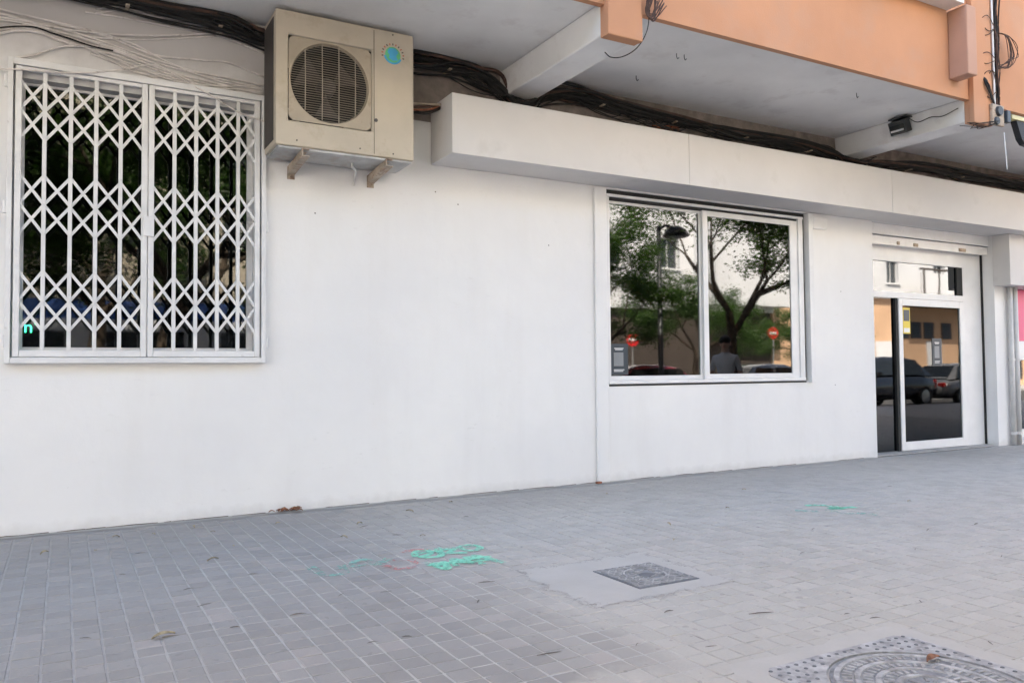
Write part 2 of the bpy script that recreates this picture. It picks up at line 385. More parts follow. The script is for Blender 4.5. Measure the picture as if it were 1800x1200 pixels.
# ================================================================== THE SETTING
# ---- pavement: grout bed, 300 nearest tiles as objects, the rest as one joined field
PX0, PX1, PY0, PY1 = -7.0, 18.0, -8.6, -.012
pave = MB().add([(-26, PY0, -.0035), (70, PY0, -.0035), (70, .0, -.0035), (-26, .0, -.0035)], [(0, 1, 2, 3)]).build('pavement', 'grout')
tag(pave, 'grey square-tiled pavement in front of the shop', kind='structure')
TP, TS, TZ = .117, .108, .03
bmt = MB(); h = TS/2; c = .0035
bmt.add([(-h,-h,-TZ),(h,-h,-TZ),(h,h,-TZ),(-h,h,-TZ),(-h,-h,-c*.8),(h,-h,-c*.8),(h,h,-c*.8),(-h,h,-c*.8),(-h+c,-h+c,0),(h-c,-h+c,0),(h-c,h-c,0),(-h+c,h-c,0)],
        [(0,1,5,4),(1,2,6,5),(2,3,7,6),(3,0,4,7),(4,5,9,8),(5,6,10,9),(6,7,11,10),(7,4,8,11),(8,9,10,11)])
MH = [(2.76, 3.20, -3.545, -3.085), (2.42, 3.30, -5.62, -4.735)]      # the two iron covers
cells = []
ox, oy = .985+TP/2, -3.876-TP/2
camp = Vector((0, -7.085, 1.2))
for i in range(int((PX0-ox)/TP)-1, int((PX1-ox)/TP)+2):
    for j in range(int((PY0-oy)/TP)-1, int((PY1-oy)/TP)+2):
        x, y = ox+i*TP, oy+j*TP
        if y+TS/2 > -.02 or y-TS/2 < PY0+.02: continue
        if any(a-.06 < x < b+.06 and d-.06 < y < e+.06 for a, b, d, e in MH): continue
        v = Vector((x, y, 0))-camp; zc = v.dot(fw)
        px, py = (v.dot(rt)/zc*28.27/36, v.dot(up)/zc*28.27/36) if zc > .3 else (9, 9)
        vis = zc > .3 and abs(px) < .5 and abs(py) < .335
        cells.append((0 if vis else 1, v.length, x, y))
cells.sort()
tile_me = None; field = MB()
for k, (nv, dist, x, y) in enumerate(cells):
    dz = rnd.uniform(-.0016, .0012); tx, ty = rnd.gauss(0, .006), rnd.gauss(0, .006)
    jx, jy = rnd.gauss(0, .0012), rnd.gauss(0, .0012); rz = rnd.gauss(0, .008)
    if k < 300:
        if tile_me is None:
            t0 = bmt.build('paving_tile', 'tile', pave); tile_me = t0.data; o = t0
        else:
            o = bpy.data.objects.new('paving_tile', tile_me); col.objects.link(o); o.parent = pave
        o.location = (x+jx, y+jy, dz); o.rotation_euler = (tx, ty, rz+math.pi/2*rnd.randrange(4))
    else:
        mm = Matrix.Translation((x+jx, y+jy, dz)) @ Matrix.Rotation(rz, 4, 'Z') @ Matrix.Rotation(tx, 4, 'X') @ Matrix.Rotation(ty, 4, 'Y')
        field.add([mm @ Vector(q) for q in bmt.v], bmt.f)
tag(field.build('tile_field', 'tile_field', pave), 'grey paving tiles receding along the wall', kind='stuff')
# kerb, road, far pavement, ground
tag(bx('kerb', 'kerb', None, -26, 70, -8.78, -8.6, -.14, .004, bevel=.015), kind='structure')
road = MB().add([(-60, -17.4, -.13), (110, -17.4, -.13), (110, -8.78, -.13), (-60, -8.78, -.13)], [(0, 1, 2, 3)]).build('road', 'asphalt'); tag(road, kind='structure')
for x in range(-20, 66, 5):
    MB().add([(x, -13.16, -.126), (x+2, -13.16, -.126), (x+2, -13.04, -.126), (x, -13.04, -.126)], [(0, 1, 2, 3)]).build('lane_marking', 'roadpaint', road)
tag(bx('kerb_far', 'kerb', None, -60, 110, -17.58, -17.4, -.14, .004, bevel=.015), kind='structure')
tag(MB().add([(-60, -24, -.002), (110, -24, -.002), (110, -17.58, -.002), (-60, -17.58, -.002)], [(0, 1, 2, 3)]).build('pavement_far', 'kerb'), kind='structure')
tag(MB().add([(-400, -400, -.2), (400, -400, -.2), (400, 400, -.2), (-400, 400, -.2)], [(0, 1, 2, 3)]).build('ground', 'asphalt'), kind='structure')

# ================================================================== THE BUILDING
bld = empty('apartment_building', (4, 0, 0)); bld.location = (0, 0, 0)
tag(bld, 'apartment building with white ground-floor wall and orange overhanging upper storey', 'building')
ZS = 4.22
LW = (-.33, 1.43, 1.36, 3.52); RW = (5.14, 8.33, 1.04, 3.17); DO = (9.555, 12.37, -1, 3.19); NB = (12.93, 16.5, .10, 2.42)
holed_wall('wall', 'wall', bld, -25, 30, 0, .25, -.02, ZS, [LW, RW, DO, NB])
bx('bare_band', 'bare', bld, 2.74, 29, -.006, -.0005, 3.60, ZS-.004)
bx('soffit', 'soffit', bld, -25, 30, -1.74, 9.8, ZS, ZS+.18)
UW = [(x, x+1.8, 5.22, 6.7) for x in (-12.3, -6.3, -.3, 6.66, 12.3, 18.3)]
holed_wall('upper_wall', 'orange', bld, -25, 30, -1.80, -1.7401, ZS-.03, 12.3, UW)
bx('roof', 'soffit', bld, -25, 30, -1.74, 10, 12.1, 12.25)  # unseen; height set so the shadow stops short and the road stays sunlit
bx('rear_wall', 'bwhite', bld, -25, 30, 9.8, 10, 0, 12.1)  # unseen, put in with the side walls to block the sun
for x in (-25.2, 30.0): bx('side_wall', 'orange', bld, x, x+.2, -1.74, 10, 0, 12.2)
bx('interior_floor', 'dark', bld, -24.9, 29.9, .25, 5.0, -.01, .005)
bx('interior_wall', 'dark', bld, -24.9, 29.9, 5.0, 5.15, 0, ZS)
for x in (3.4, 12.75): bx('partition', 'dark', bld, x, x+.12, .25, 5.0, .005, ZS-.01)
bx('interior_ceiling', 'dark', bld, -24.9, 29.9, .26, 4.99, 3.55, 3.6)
for x in (-6.15, -1.15, 3.85, 8.86, 13.9, 18.9):
    b = MB(); b.add([(x,-1.745,3.955),(x+.325,-1.745,3.955),(x+.325,-.0,3.955),(x,-.0,3.955),(x-.02,-1.745,ZS-.001),(x+.345,-1.745,ZS-.001),(x+.345,-.0,ZS-.001),(x-.02,-.0,ZS-.001)],
              [(0,3,2,1),(4,5,6,7),(0,1,5,4),(1,2,6,5),(2,3,7,6),(3,0,4,7)])
    b.build('beam', 'soffit', bld, bevel=.012)
    bx('beam_end', 'orange', bld, x-.015, x+.34, -1.86, -1.801, 3.925, 12.2, bevel=.008)
    bx('beam_lip', 'orange', bld, x-.01, x+.335, -1.80, -1.746, 3.93, 4.188)
for w in UW:
    o = bx('upper_window', 'trim', bld, w[0]+.02, w[1]-.02, -1.77, -1.745, w[2]+.02, w[3]-.02)
    bx('pane', 'glass_far', o, w[0]+.08, w[1]-.08, -1.776, -1.771, w[2]+.08, w[3]-.08)
    bx('window_sill', 'soffit', o, w[0]-.1, w[1]+.02, -2.0, -1.801, 5.13, 5.2)
bx('wall_box', 'orange_shaded', bld, 8.49, 8.66, -2.02, -1.802, 4.36, 5.12, bevel=.012)
# bare bricks where the render fell off above the fascia
for i in range(3):
    for k in range(2):
        bx('brick', 'brick', bld, 5.72+i*.135+(.06 if k else 0), 5.72+i*.135+.12+(.06 if k else 0), -.03, -.007, 3.86+k*.07, 3.86+k*.07+.055, bevel=.006)

# ---- pilaster and end pier
bx('pilaster', 'wall', bld, 4.965, 5.125, -.035, -.0005, .0, 3.165, bevel=.012)
bx('shutter_guide', 'trim', bld, 8.255, 8.335, -.055, .18, 1.02, 3.165, bevel=.004)
b = MB(); b.box(8.336, 8.62, -.05, -.001, 2.98, 3.15); b.build('shutter_housing', 'wall', bld, bevel=.03)

# ---- left window behind the grille
w = empty('window'); w.parent = bld
bx('reveal_lining', 'lintel', w, -.329, 1.429, .003, .10, 3.46, 3.519)
b = MB(); x0, x1, z0, z1 = -.328, 1.428, 1.362, 3.458
b.box(x0, x0+.05, .10, .15, z0, z1).box(x1-.05, x1, .10, .15, z0, z1).box(x0+.05, x1-.05, .10, .15, z0, z0+.05).box(x0+.05, x1-.05, .10, .15, z1-.02, z1).box(.56, .62, .095, .15, z0+.05, z1-.02)
b.build('frame', 'trim', w)
bx('pane', 'glass_grille', w, -.28, .559, .118, .124, 1.41, 3.44); bx('pane', 'glass_grille', w, .621, 1.38, .118, .124, 1.41, 3.44)

# ---- right window: two sliding sashes
w = empty('window'); w.parent = bld
b = MB(); x0, x1 = 5.142, 8.20
b.box(x0, x1, -.01, .16, 1.045, 1.085).box(x0, x1, -.012, .16, 3.088, 3.118).box(x0, x0+.035, -.005, .16, 1.085, 3.088).box(8.12, x1, -.004, .16, 1.085, 3.088)
b.build('frame', 'trim', w, bevel=.003)
b = MB(); x0, x1, z0, z1 = 5.178, 6.60, 1.086, 3.06
b.box(x0, x0+.02, .055, .085, z0, z1).box(x1-.09, x1, .055, .085, z0, z1).box(x0+.02, x1-.09, .055, .085, z0, z0+.045).box(x0+.02, x1-.09, .055, .085, z1-.03, z1)
b.build('sash', 'trim', w, bevel=.003)
b = MB(); x0, x1 = 6.535, 8.118
b.box(x0, x0+.075, .015, .045, z0, z1+.02).box(x1-.13, x1, .015, .045, z0, z1+.02).box(x0+.075, x1-.13, .015, .045, z0, z0+.055).box(x0+.075, x1-.13, .015, .045, z1-.06, z1+.02)
b.build('sash', 'trim', w, bevel=.003)
bx('pane', 'glass', w, 5.199, 6.509, .067, .073, 1.132, 3.029); bx('pane', 'glass', w, 6.611, 7.987, .027, .033, 1.142, 2.999)
bx('seal', 'gap', w, 5.2, 8.11, .012, .10, 3.062, 3.087)
bx('shadow_gap', 'gap', w, 5.145, 8.25, .02, .2, 3.119, 3.168)  # black bar painting in the shadow between frame and lintel
bx('guide_slot', 'gap', w, 8.201, 8.254, .03, .2, 1.05, 3.118)
bx('window_sill', 'gap', w, 5.15, 8.21, -.006, .15, 1.022, 1.0395)  # thin dark line beneath the bottom frame, no projecting ledge

# ---- doorway: white surround, roller shutter, transom, fixed pane, sliding leaf
d = empty('doorway'); d.parent = bld
b = MB(); yy0, yy1 = .20, .27
b.box(9.556, 9.80, yy0, yy1, 0, 3.18).box(11.90, 12.369, yy0, yy1, 0, 3.18).box(9.80, 11.90, yy0, yy1, 2.70, 3.18).box(9.80, 11.90, yy0, yy1, 2.185, 2.27)
b.build('surround', 'trim', d)
bx('shutter_box', 'trim', d, 9.557, 12.36, .06, .199, 3.035, 3.186, bevel=.004)
b = MB().box(9.56, 12.35, .075, .125, 2.90, 3.02); b.build('shutter_bar', 'trim', d, bevel=.006)
for x, wd in ((10.18, .05), (10.55, .09), (11.62, .16)): bx('shutter_catch', 'bracket', d, x, x+wd, .06, .074, 2.915, 2.96)
bx('shutter_track', 'gap', d, 12.352, 12.369, .17, .199, .02, 3.03)
bx('transom_pane', 'glass_door', d, 9.801, 11.84, .226, .232, 2.271, 2.699)
bx('transom_stop', 'gap', d, 11.76, 11.899, .205, .225, 2.271, 2.699)
bx('fixed_pane', 'glass_door', d, 9.801, 10.33, .236, .242, .02, 2.184)
bx('door_post', 'gap', d, 10.29, 10.345, .20, .255, .005, 2.184)
leaf = empty('door_leaf'); leaf.parent = d; leaf.name = 'door_leaf'
leaf.parent = bld
b = MB(); x0, x1, z0, z1 = 10.352, 11.895, .022, 2.18
b.box(x0, x0+.085, .19, .235, z0, z1).box(x1-.10, x1, .19, .235, z0, z1).box(x0+.085, x1-.10, .19, .235, z0, z0+.12).box(x0+.085, x1-.10, .19, .235, z1-.10, z1)
b.build('frame', 'trim', leaf, bevel=.004)
bx('pane', 'glass_leaf', leaf, x0+.086, x1-.101, .21, .216, z0+.121, z1-.101)
bx('threshold', 'kerb', bld, 9.56, 12.36, .01, .25, .0, .018)

# ---- fascia: long boxed-in white panel
fas = empty('fascia_box', (3.07, 0, 3.17)); fas.location = (0, 0, 0)
tag(fas, 'long white boxed fascia running above the window and door', 'fascia')
for i, (x0, x1) in enumerate(((3.07, 5.885), (5.889, 9.3), (9.304, 13.2), (13.204, 24))):
    bx('panel', 'fascia', fas, x0, x1, -.50, -.007, 3.185, 3.74, bevel=.004)

# ---- neighbouring shop at the right edge
nb = empty('neighbouring_shopfront', (13, 0, 0)); nb.location = (0, 0, 0)
tag(nb, 'pink and white neighbouring shopfront at the far right edge', 'shopfront')
bx('shutter_casing', 'fascia', nb, 12.345, 17, -.26, -.0005, 2.42, 3.183, bevel=.005)
bx('pink_panel', 'pink', nb, 12.935, 16.49, .08, .12, 1.60, 2.41)
bx('rail', 'trim', nb, 12.935, 16.49, .07, .13, 1.30, 1.595)
bx('pane', 'glass', nb, 12.935, 16.49, .10, .106, .22, 1.295)
bx('plinth', 'trim', nb, 12.935, 16.49, .06, .2, .0, .215)
for x, lb in ((12.68, 'left'), (12.82, 'right')):
    o = MB().tube([(x, -.055, .0), (x, -.055, 2.415)], .037, 12).build('downpipe', 'pvc', None, smooth=True)
    for z in (.18, 1.3): MB().lathe([(.037, -.02), (.046, -.02), (.046, .02), (.037, .02)], 12, (x, -.055, z)).build('pipe_clip', 'pvc', o)
    tag(o, 'grey plastic downpipe nearer the door pier' if lb == 'left' else 'grey plastic downpipe nearer the pink shopfront', 'downpipe')

# ================================================================== SECURITY GRILLE
g = empty('security_grille', (.56, 0, 1.3)); g.location = (0, 0, 0)
tag(g, 'white folding scissor security grille over the left window', 'grille')
b = MB(); x0, x1, z0, z1 = -.385, 1.505, 1.285, 3.585
b.box(x0, x0+.035, -.075, -.001, z0, z1).box(x1-.035, x1, -.075, -.001, z0, z1).box(x0+.035, x1-.035, -.075, -.001, z0, z0+.045).box(x0+.035, x1-.035, -.075, -.001, z1-.05, z1)
b.build('frame', 'grille', g, bevel=.004)
# strip mesh shared
def strip_mesh(L):
    s = MB(); s.box(-L/2, L/2, -.003, .003, -.0108, .0108); return s
LV = [(-.315, [-.144, .032, .206, .380], .553), (.603, [.777, .943, 1.112, 1.278], 1.435)]
bands = [(3.43, 3.21, 2.987), (2.715, 2.49, 2.265), (1.985, 1.757, 1.53)]
bar_me = None; sm_cache = {}
for xl, bars, xr in LV:
    lf = empty('leaf'); lf.parent = g
    for xx, wd in ((xl, .021), (xr, .021)):
        bx('stile', 'grille', lf, xx-wd, xx+wd, -.066, -.022, 1.335, 3.53, bevel=.004)
    bx('rail', 'grille', lf, xl+.0212, xr-.0212, -.060, -.026, 1.335, 1.385, bevel=.003)
    bx('rail', 'grille', lf, xl+.0212, xr-.0212, -.060, -.026, 3.502, 3.53, bevel=.003)
    for x in bars:
        if bar_me is None:
            o = MB().box(-.0145, .0145, -.058, -.028, 1.3855, 3.5015).build('bar', 'grille', lf, bevel=.003); bar_me = o
        else:
            o = bar_me.copy(); col.objects.link(o); o.parent = lf
        o.location = (x, 0, 0)
    posts = [xl+.01]+bars+[xr-.01]
    for a, c2 in zip(posts[:-1], posts[1:]):
        for bd in bands:
            for zt, zb in ((bd[0], bd[1]), (bd[1], bd[2])):
                for sgn in (1, -1):
                    za, zc = (zt, zb) if sgn > 0 else (zb, zt)
                    L = round(math.hypot(c2-a, zc-za), 3)
                    if L not in sm_cache: o = strip_mesh(L).build('lattice_strip', 'grille', lf); sm_cache[L] = o.data
                    else:
                        o = bpy.data.objects.new('lattice_strip', sm_cache[L]); col.objects.link(o); o.parent = lf
                    o.location = ((a+c2)/2, -.046 if sgn > 0 else -.0385, (za+zc)/2+rnd.uniform(-.003, .003)); o.rotation_euler = (0, -math.atan2(zc-za, c2-a)+rnd.gauss(0, .006), rnd.gauss(0, .004))
for z in (1.45, 2.45, 3.40):
    MB().tube([(-.395, -.06, z-.045), (-.395, -.06, z+.045)], .014, 10).build('hinge', 'grille', g)
    MB().tube([(1.515, -.06, z-.045), (1.515, -.06, z+.045)], .014, 10).build('hinge', 'grille', g)
for lf_, (xl, bars, xr) in zip([q for q in g.children if q.name.startswith('leaf')], LV):
    rv = MB(); ps = [xl+.01]+bars+[xr-.01]
    for a, c2 in zip(ps[:-1], ps[1:]):
        for bd in bands:
            for z in ((bd[0]+bd[1])/2, (bd[1]+bd[2])/2): rv.lathe([(.0, -.004), (.005, -.003), (.006, .0)], 8, ((a+c2)/2, -.0492, z), 'y')
    for x in bars:
        for bd in bands:
            for z in bd: rv.lathe([(.0, -.004), (.006, -.003), (.007, .0)], 8, (x, -.0582, z), 'y')
    tag(rv.build('rivets', 'grille', lf_), kind='stuff')
bx('lock_case', 'grille', g, .545, .625, -.085, -.067, 2.30, 2.46, bevel=.004)

# ================================================================== AIR CONDITIONER
ac = empty('air_conditioner', (2.1, -.3, 3.05)); ac.location = (0, 0, 0)
tag(ac, 'yellowed beige outdoor air-conditioning unit hung high on the wall', 'air conditioner')
X0, X1, Y0, Y1, Z0, Z1 = 1.487, 2.698, -.50, -.085, 3.06, 4.185
px0, px1, pz0, pz1 = 1.59, 2.305, 3.272, 3.985
b = MB()
b.add([(X0,Y0,Z0),(X1,Y0,Z0),(X1,Y1,Z0),(X0,Y1,Z0),(X0,Y0,Z1),(X1,Y0,Z1),(X1,Y1,Z1),(X0,Y1,Z1),(px0,Y0,pz0),(px1,Y0,pz0),(px1,Y0,pz1),(px0,Y0,pz1),
       (px0,Y0+.02,pz0),(px1,Y0+.02,pz0),(px1,Y0+.02,pz1),(px0,Y0+.02,pz1)],
      [(0,3,2,1),(4,5,6,7),(1,2,6,5),(2,3,7,6),(3,0,4,7),(0,1,9,8),(1,5,10,9),(5,4,11,10),(4,0,8,11),(8,9,13,12),(9,10,14,13),(10,11,15,14),(11,8,12,15)])
body = b.build('casing', 'ac', ac, bevel=.016, seg=3)
# fan panel: square with a round opening
cx, cz, cr, yp = (px0+px1)/2-.003, (pz0+pz1)/2+.002, .338, Y0+.008
n = 64; vs_, fs_ = [], []
for k in range(n):
    t = 2*math.pi*(k+.5)/n; ca, sa = math.cos(t), math.sin(t); q = max(abs(ca), abs(sa)); hw, hh = (px1-px0)/2-.004, (pz1-pz0)/2-.004
    vs_ += [((px0+px1)/2+hw*ca/q, yp, (pz0+pz1)/2+hh*sa/q), (cx+cr*ca, yp, cz+cr*sa), (cx+(cr-.012)*ca, yp+.03, cz+(cr-.012)*sa), (cx+(cr-.02)*ca, yp+.26, cz+(cr-.02)*sa)]
for k in range(n):
    a, c2 = k*4, ((k+1) % n)*4
    fs_ += [(a, c2, c2+1, a+1), (a+1, c2+1, c2+2, a+2)]
pb = MB().add(vs_, fs_); pb.build('fan_panel', 'ac_panel', ac)
vs2 = [v for i, v in enumerate(vs_) if i % 4 >= 2]; MB().add(vs2, [(2*k, 2*((k+1) % n), 2*((k+1) % n)+1, 2*k+1) for k in range(n)]).build('fan_shroud', 'gap', ac)
MB().disc((cx, yp+.262, cz), cr, 48).build('coil', 'gap', ac)
fan = MB().lathe([(.0, -.06), (.05, -.055), (.075, -.03), (.08, .06)], 24, (cx, yp+.12, cz), 'y').build('fan_hub', 'fan', ac, smooth=True)
for k in range(3):
    t0 = 2*math.pi*k/3+.5; bl = MB(); P = []
    for i in range(7):
        r = .07+i*.036
        for s_, yo in ((-1, -.05), (1, .05)):
            t = t0+s_*(.28+.22*i/6)+.12*i/6; P.append((cx+r*math.cos(t), yp+.12+yo, cz+r*math.sin(t)))
    bl.add(P, [(2*i, 2*i+1, 2*i+3, 2*i+2) for i in range(6)]).build('fan_blade', 'fan', fan, smooth=True)
gr = MB()
N = 34
for i in range(N):
    z = cz-cr+.01+(2*cr-.02)*i/(N-1); hw = math.sqrt(max(0, (cr-.004)**2-(z-cz)**2))
    if hw > .03: gr.tube([(cx-hw, yp-.001, z), (cx, yp-.008, z), (cx+hw, yp-.001, z)], .0021, 5)
wg = gr.build('wire_grille', 'ac_wire', ac); tag(wg, kind='stuff')
for k in range(4):
    x = cx+(-.215+k*.143); hh = math.sqrt((cr-.004)**2-(x-cx)**2)
    MB().tube([(x, yp-.005, cz-hh), (x, yp-.013, cz), (x, yp-.005, cz+hh)], .0042, 6).build('grille_rib', 'ac_wire', ac)
MB().box(cx-.05, cx+.05, yp-.016, yp-.012, cz-.07, cz+.07).build('fan_badge', 'ac_panel', ac) if False else None
bx('panel_seam', 'gap', ac, 2.325, 2.329, Y0-.0015, Y0+.01, Z0+.02, Z1-.02)
for (x, z) in ((2.343, 3.375), ): MB().lathe([(.0, -.006), (.016, -.006), (.016, .002)], 12, (x, Y0, z), 'y').build('screw', 'ink', ac)
for (x, z) in ((1.66, 3.11), (2.2, 3.11), (2.5, 3.1), (2.5, 4.155)): MB().lathe([(.0, -.004), (.007, -.004), (.007, .002)], 10, (x, Y0, z), 'y').build('screw', 'ink', ac)
bx('dark_side', 'fan', ac, X0-.004, X0-.0005, Y0+.07, Y1-.01, Z0+.05, Z1-.05)  # near-black sheet over the left side of the casing
bx('base_pan', 'ac_under', ac, X0+.02, X1-.02, Y0+.015, Y1-.005, Z0-.022, Z0-.0005, bevel=.006)
bx('pipe_cover', 'ac', ac, X1+.001, X1+.035, -.40, -.18, 3.10, 3.26, bevel=.01)
# round globe sticker
stk = empty('sticker'); stk.parent = ac
sx, sz = 2.50, 3.975
MB().disc((sx, Y0-.0012, sz), .072, 28).build('sticker_disc', 'green', stk)
pts = [(sx-.05, sz+.02), (sx-.035, sz+.055), (sx+.02, sz+.062), (sx+.05, sz+.03), (sx+.03, sz-.005), (sx+.045, sz-.04), (sx+.0, sz-.05), (sx-.04, sz-.03), (sx-.03, sz-.005)]
MB().add([(x, Y0-.002, z) for x, z in pts], [tuple(range(len(pts)))]).build('sticker_print', 'blue', stk)
sw = MB(); 
for k in range(14):
    t = R(190+k*11.5)
    if k: 
        sw.add([(sx+.066*math.cos(tp), Y0-.0026, sz+.066*math.sin(tp)), (sx+.066*math.cos(t), Y0-.0026, sz+.066*math.sin(t)), (sx+.086*math.cos(t), Y0-.0026, sz+.082*math.sin(t)), (sx+.086*math.cos(tp), Y0-.0026, sz+.082*math.sin(tp))], [(0, 1, 2, 3)])
    tp = t
sw.build('sticker_ring', 'blue', stk)
ar = MB()
for k in range(13):
    t = R(-10+k*16.7); x, z = sx+.098*math.cos(t), sz+.095*math.sin(t); ar.cur = k % 2
    ar.obox((x, Y0-.0015, z), (-.005*math.sin(t), 0, .005*math.cos(t)), (0, .0006, 0), (.008*math.cos(t), 0, .008*math.sin(t)))
ar.build('sticker_lettering', ['ink', 'redink'], stk)
# brackets
for i, x in enumerate((1.705, 2.435)):
    br = empty('wall_bracket', (0, 0, 0)); br.parent = ac
    b = MB(); b.obox((x, -.26, 2.995), (.004, 0, 0), (0, .255, -.022), (0, .004, .034)); b.build('web', 'bracket', br)
    b = MB(); b.obox((x+.03, -.26, 3.028), (.028, 0, 0), (0, .255, -.020), (0, .0004, .004)); b.obox((x+.03, -.26, 2.964), (.028, 0, 0), (0, .255, -.022), (0, .0004, .004)); b.build('flange', 'bracket', br)
    bx('wall_plate', 'bracket', br, x-.004, x+.06, -.012, -.001, 2.90, 3.01)
    b = MB(); b.lathe([(.0, -.02), (.011, -.02), (.011, 0)], 8, (x+.03, -.012, 2.925), 'y'); b.build('bolt', 'bracket', br)

for x, y in ((5.10, -1.23), (5.185, -1.24), (5.12, -.58), (7.6, -1.3)):
    MB().tube(catmull([(x, y, ZS+.01), (x, y, ZS-.03), (x+.012, y, ZS-.05), (x+.028, y, ZS-.035)], 4), .004, 6).build('ceiling_hook', 'metal_dark', bld)
for x, z in ((3.12, 2.93), (3.36, 2.83), (1.95, 2.62), (4.4, 2.5), (8.75, .98), (2.5, 2.95), (8.9, 2.2)):
    MB().lathe([(.0, -.0012), (.006, -.0012), (.007, -.0002)], 9, (x, 0, z), 'y').build('plug_hole', 'ink', bld)
for k, (z, m_, rr_) in enumerate(((3.66, 'cable_brown', .012), (3.63, 'brick', .010), (3.60, 'cable', .014), (3.68, 'bracket', .011))):
    MB().tube(catmull([(2.69, -.20+.02*k, z-.02), (2.82, -.18+.02*k, z+.01*k), (2.96, -.2, z+.02), (3.12, -.21-.02*k, 3.70)], 6), rr_, 8).build('refrigerant_pipe', m_, ac, smooth=True)
MB().tube(catmull([(2.2, -.28, 3.045), (2.205, -.28, 3.0), (2.26, -.2, 2.99), (2.3, -.05, 2.98), (2.3, -.012, 2.9)], 6), .010, 8).build('drain_hose', 'pvc', ac, smooth=True)
# ================================================================== CABLES
def cable(parent, pts, r, m, name='cable', n=6, seg=7):
    return MB().tube(catmull(pts, seg), r, n).build(name, m, parent, smooth=True)
BP = [(-1.2, 4.17), (-.07, 4.165), (.7, 4.16), (1.18, 4.13), (1.54, 4.09), (2.1, 4.10), (2.88, 4.13), (3.29, 4.15), (3.54, 4.12), (3.73, 4.02), (3.92, 3.915), (4.12, 3.91), (4.33, 4.04), (4.75, 4.10), (5.35, 4.05), (6.16, 4.04), (7.04, 4.01), (8.01, 4.01), (8.6, 3.95), (8.86, 3.90), (9.2, 3.905), (9.54, 3.94), (10.53, 4.0), (11.6, 4.01), (12.93, 4.0), (15, 4.0)]
cb = empty('cable_bundle', (4, -.1, 4)); cb.location = (0, 0, 0)
tag(cb, 'thick bundle of black cables sagging along the top of the wall', 'cables')
for k in range(20):
    ph = rnd.uniform(0, 6.28); oy_, oz_ = rnd.uniform(-.05, .05), (rnd.uniform(-.045, .055) if k % 3 else rnd.uniform(-.085, .08)); pts = []
    dark = rnd.random() < .9
    for i, (x, z) in enumerate(BP):
        w_ = 1.1 if x < 4.5 else .62
        zz = z+oz_*w_+.03*math.sin(ph+i*1.3)+rnd.gauss(0, .026)
        under = any(b_-.05 < x < b_+.4 for b_ in (3.85, 8.86))
        zz = min(zz, 3.93 if under else ZS-.02); yy = -.10+oy_+.02*math.cos(ph+i)-(.02 if under else 0)
        if 1.4 < x < 2.8: yy = max(-.06, min(-.02, -.04+oy_*.4)); zz = min(zz, 4.19)
        pts.append((x+rnd.uniform(-.05, .05), yy, zz))
    cable(cb, pts, rnd.choice((.006, .007, .009, .012, .018)), 'cable' if dark else 'cable_brown')
for x in (.4, 1.1, 3.2, 5.0, 6.0, 7.1, 8.2, 10.2, 11.4):
    i = max(j for j in range(len(BP)) if BP[j][0] <= x); a, b_ = BP[i], BP[i+1]; z = a[1]+(b_[1]-a[1])*(x-a[0])/(b_[0]-a[0])
    bx('wall_clip', 'bracket', cb, x, x+.03, -.165, -.008, z-.055, z-.045)
for k in range(22):                                               # loose strands drooping out of the bundle
    x = rnd.choice((3.2, 3.4, 4.7, 5.2, 5.6, 6.3, 7.2, 8.3, 9.7, 10.8)); z = 4.02; l = rnd.uniform(.5, 1.3)
    cable(cb, [(x, -.09, z+.03), (x+l*.3, -.12, z-rnd.uniform(.04, .12)), (x+l*.7, -.12, z-rnd.uniform(.04, .14)), (x+l, -.09, z+.02)], .0055, 'cable')
WC = [[(-.9, 3.72), (-.51, 3.79), (-.35, 3.84), (-.22, 3.86), (-.11, 3.84), (.01, 3.82), (.16, 3.79), (.32, 3.78), (.74, 3.68), (1.19, 3.64), (1.48, 3.62)],
 [(-.9, 3.66), (-.51, 3.74), (-.33, 3.81), (-.18, 3.82), (-.07, 3.79), (.08, 3.77), (.16, 3.78)],
 [(-.9, 3.90), (-.44, 3.91), (-.15, 3.88), (.16, 3.89), (.49, 3.93), (.74, 3.98), (1.1, 4.07)],
 [(-.09, 3.92), (.28, 3.88), (.62, 3.80), (.96, 3.82), (1.19, 3.84), (1.49, 3.77)],
 [(1.1, 4.08), (1.28, 4.05), (1.5, 4.0)],
 [(-.35, 3.59), (-.22, 3.64), (-.03, 3.74), (.12, 3.77)],
 [(.16, 3.79), (.32, 3.72), (.49, 3.66), (.74, 3.64), (.92, 3.60)],
 [(-.9, 3.98), (-.22, 3.93), (.12, 3.91), (.45, 3.86), (.74, 3.75), (1.1, 3.67), (1.5, 3.65)],
 [(.16, 3.76), (.43, 3.69), (.75, 3.61), (1.1, 3.62), (1.43, 3.67), (1.49, 3.62)],
 [(.12, 4.05), (.4, 4.06), (.87, 4.06), (1.19, 4.07), (1.5, 3.98)],
 [(-.9, 3.86), (-.3, 3.89), (.1, 3.86), (.5, 3.78), (.9, 3.72), (1.3, 3.70), (1.5, 3.69)],
 [(-.3, 3.87), (.2, 3.82), (.6, 3.73), (1.0, 3.60), (1.3, 3.62), (1.48, 3.605)],
 [(.2, 4.09), (.4, 4.15), (.65, 4.12), (1.19, 4.16), (1.5, 4.17)]]
wc = empty('painted_cable_run', (.5, -.03, 3.8)); wc.location = (0, 0, 0)
tag(wc, 'thin white-painted cables strung over the wall above the grille', 'cables')
for i, c2 in enumerate(WC):
    cable(wc, [(x, -.014-.006*(i % 3), z) for x, z in c2], .011 if i in (0, 1) else .0085, 'cable_white')
    if i % 2 == 0: cable(wc, [(x, -.012-.006*((i+1) % 3), z-.026-.008*math.sin(x*5)) for x, z in c2], .007, 'cable_white')
cable(wc, [(x, -.04, z-.012) for x, z in WC[0][1:8]], .006, 'cable')
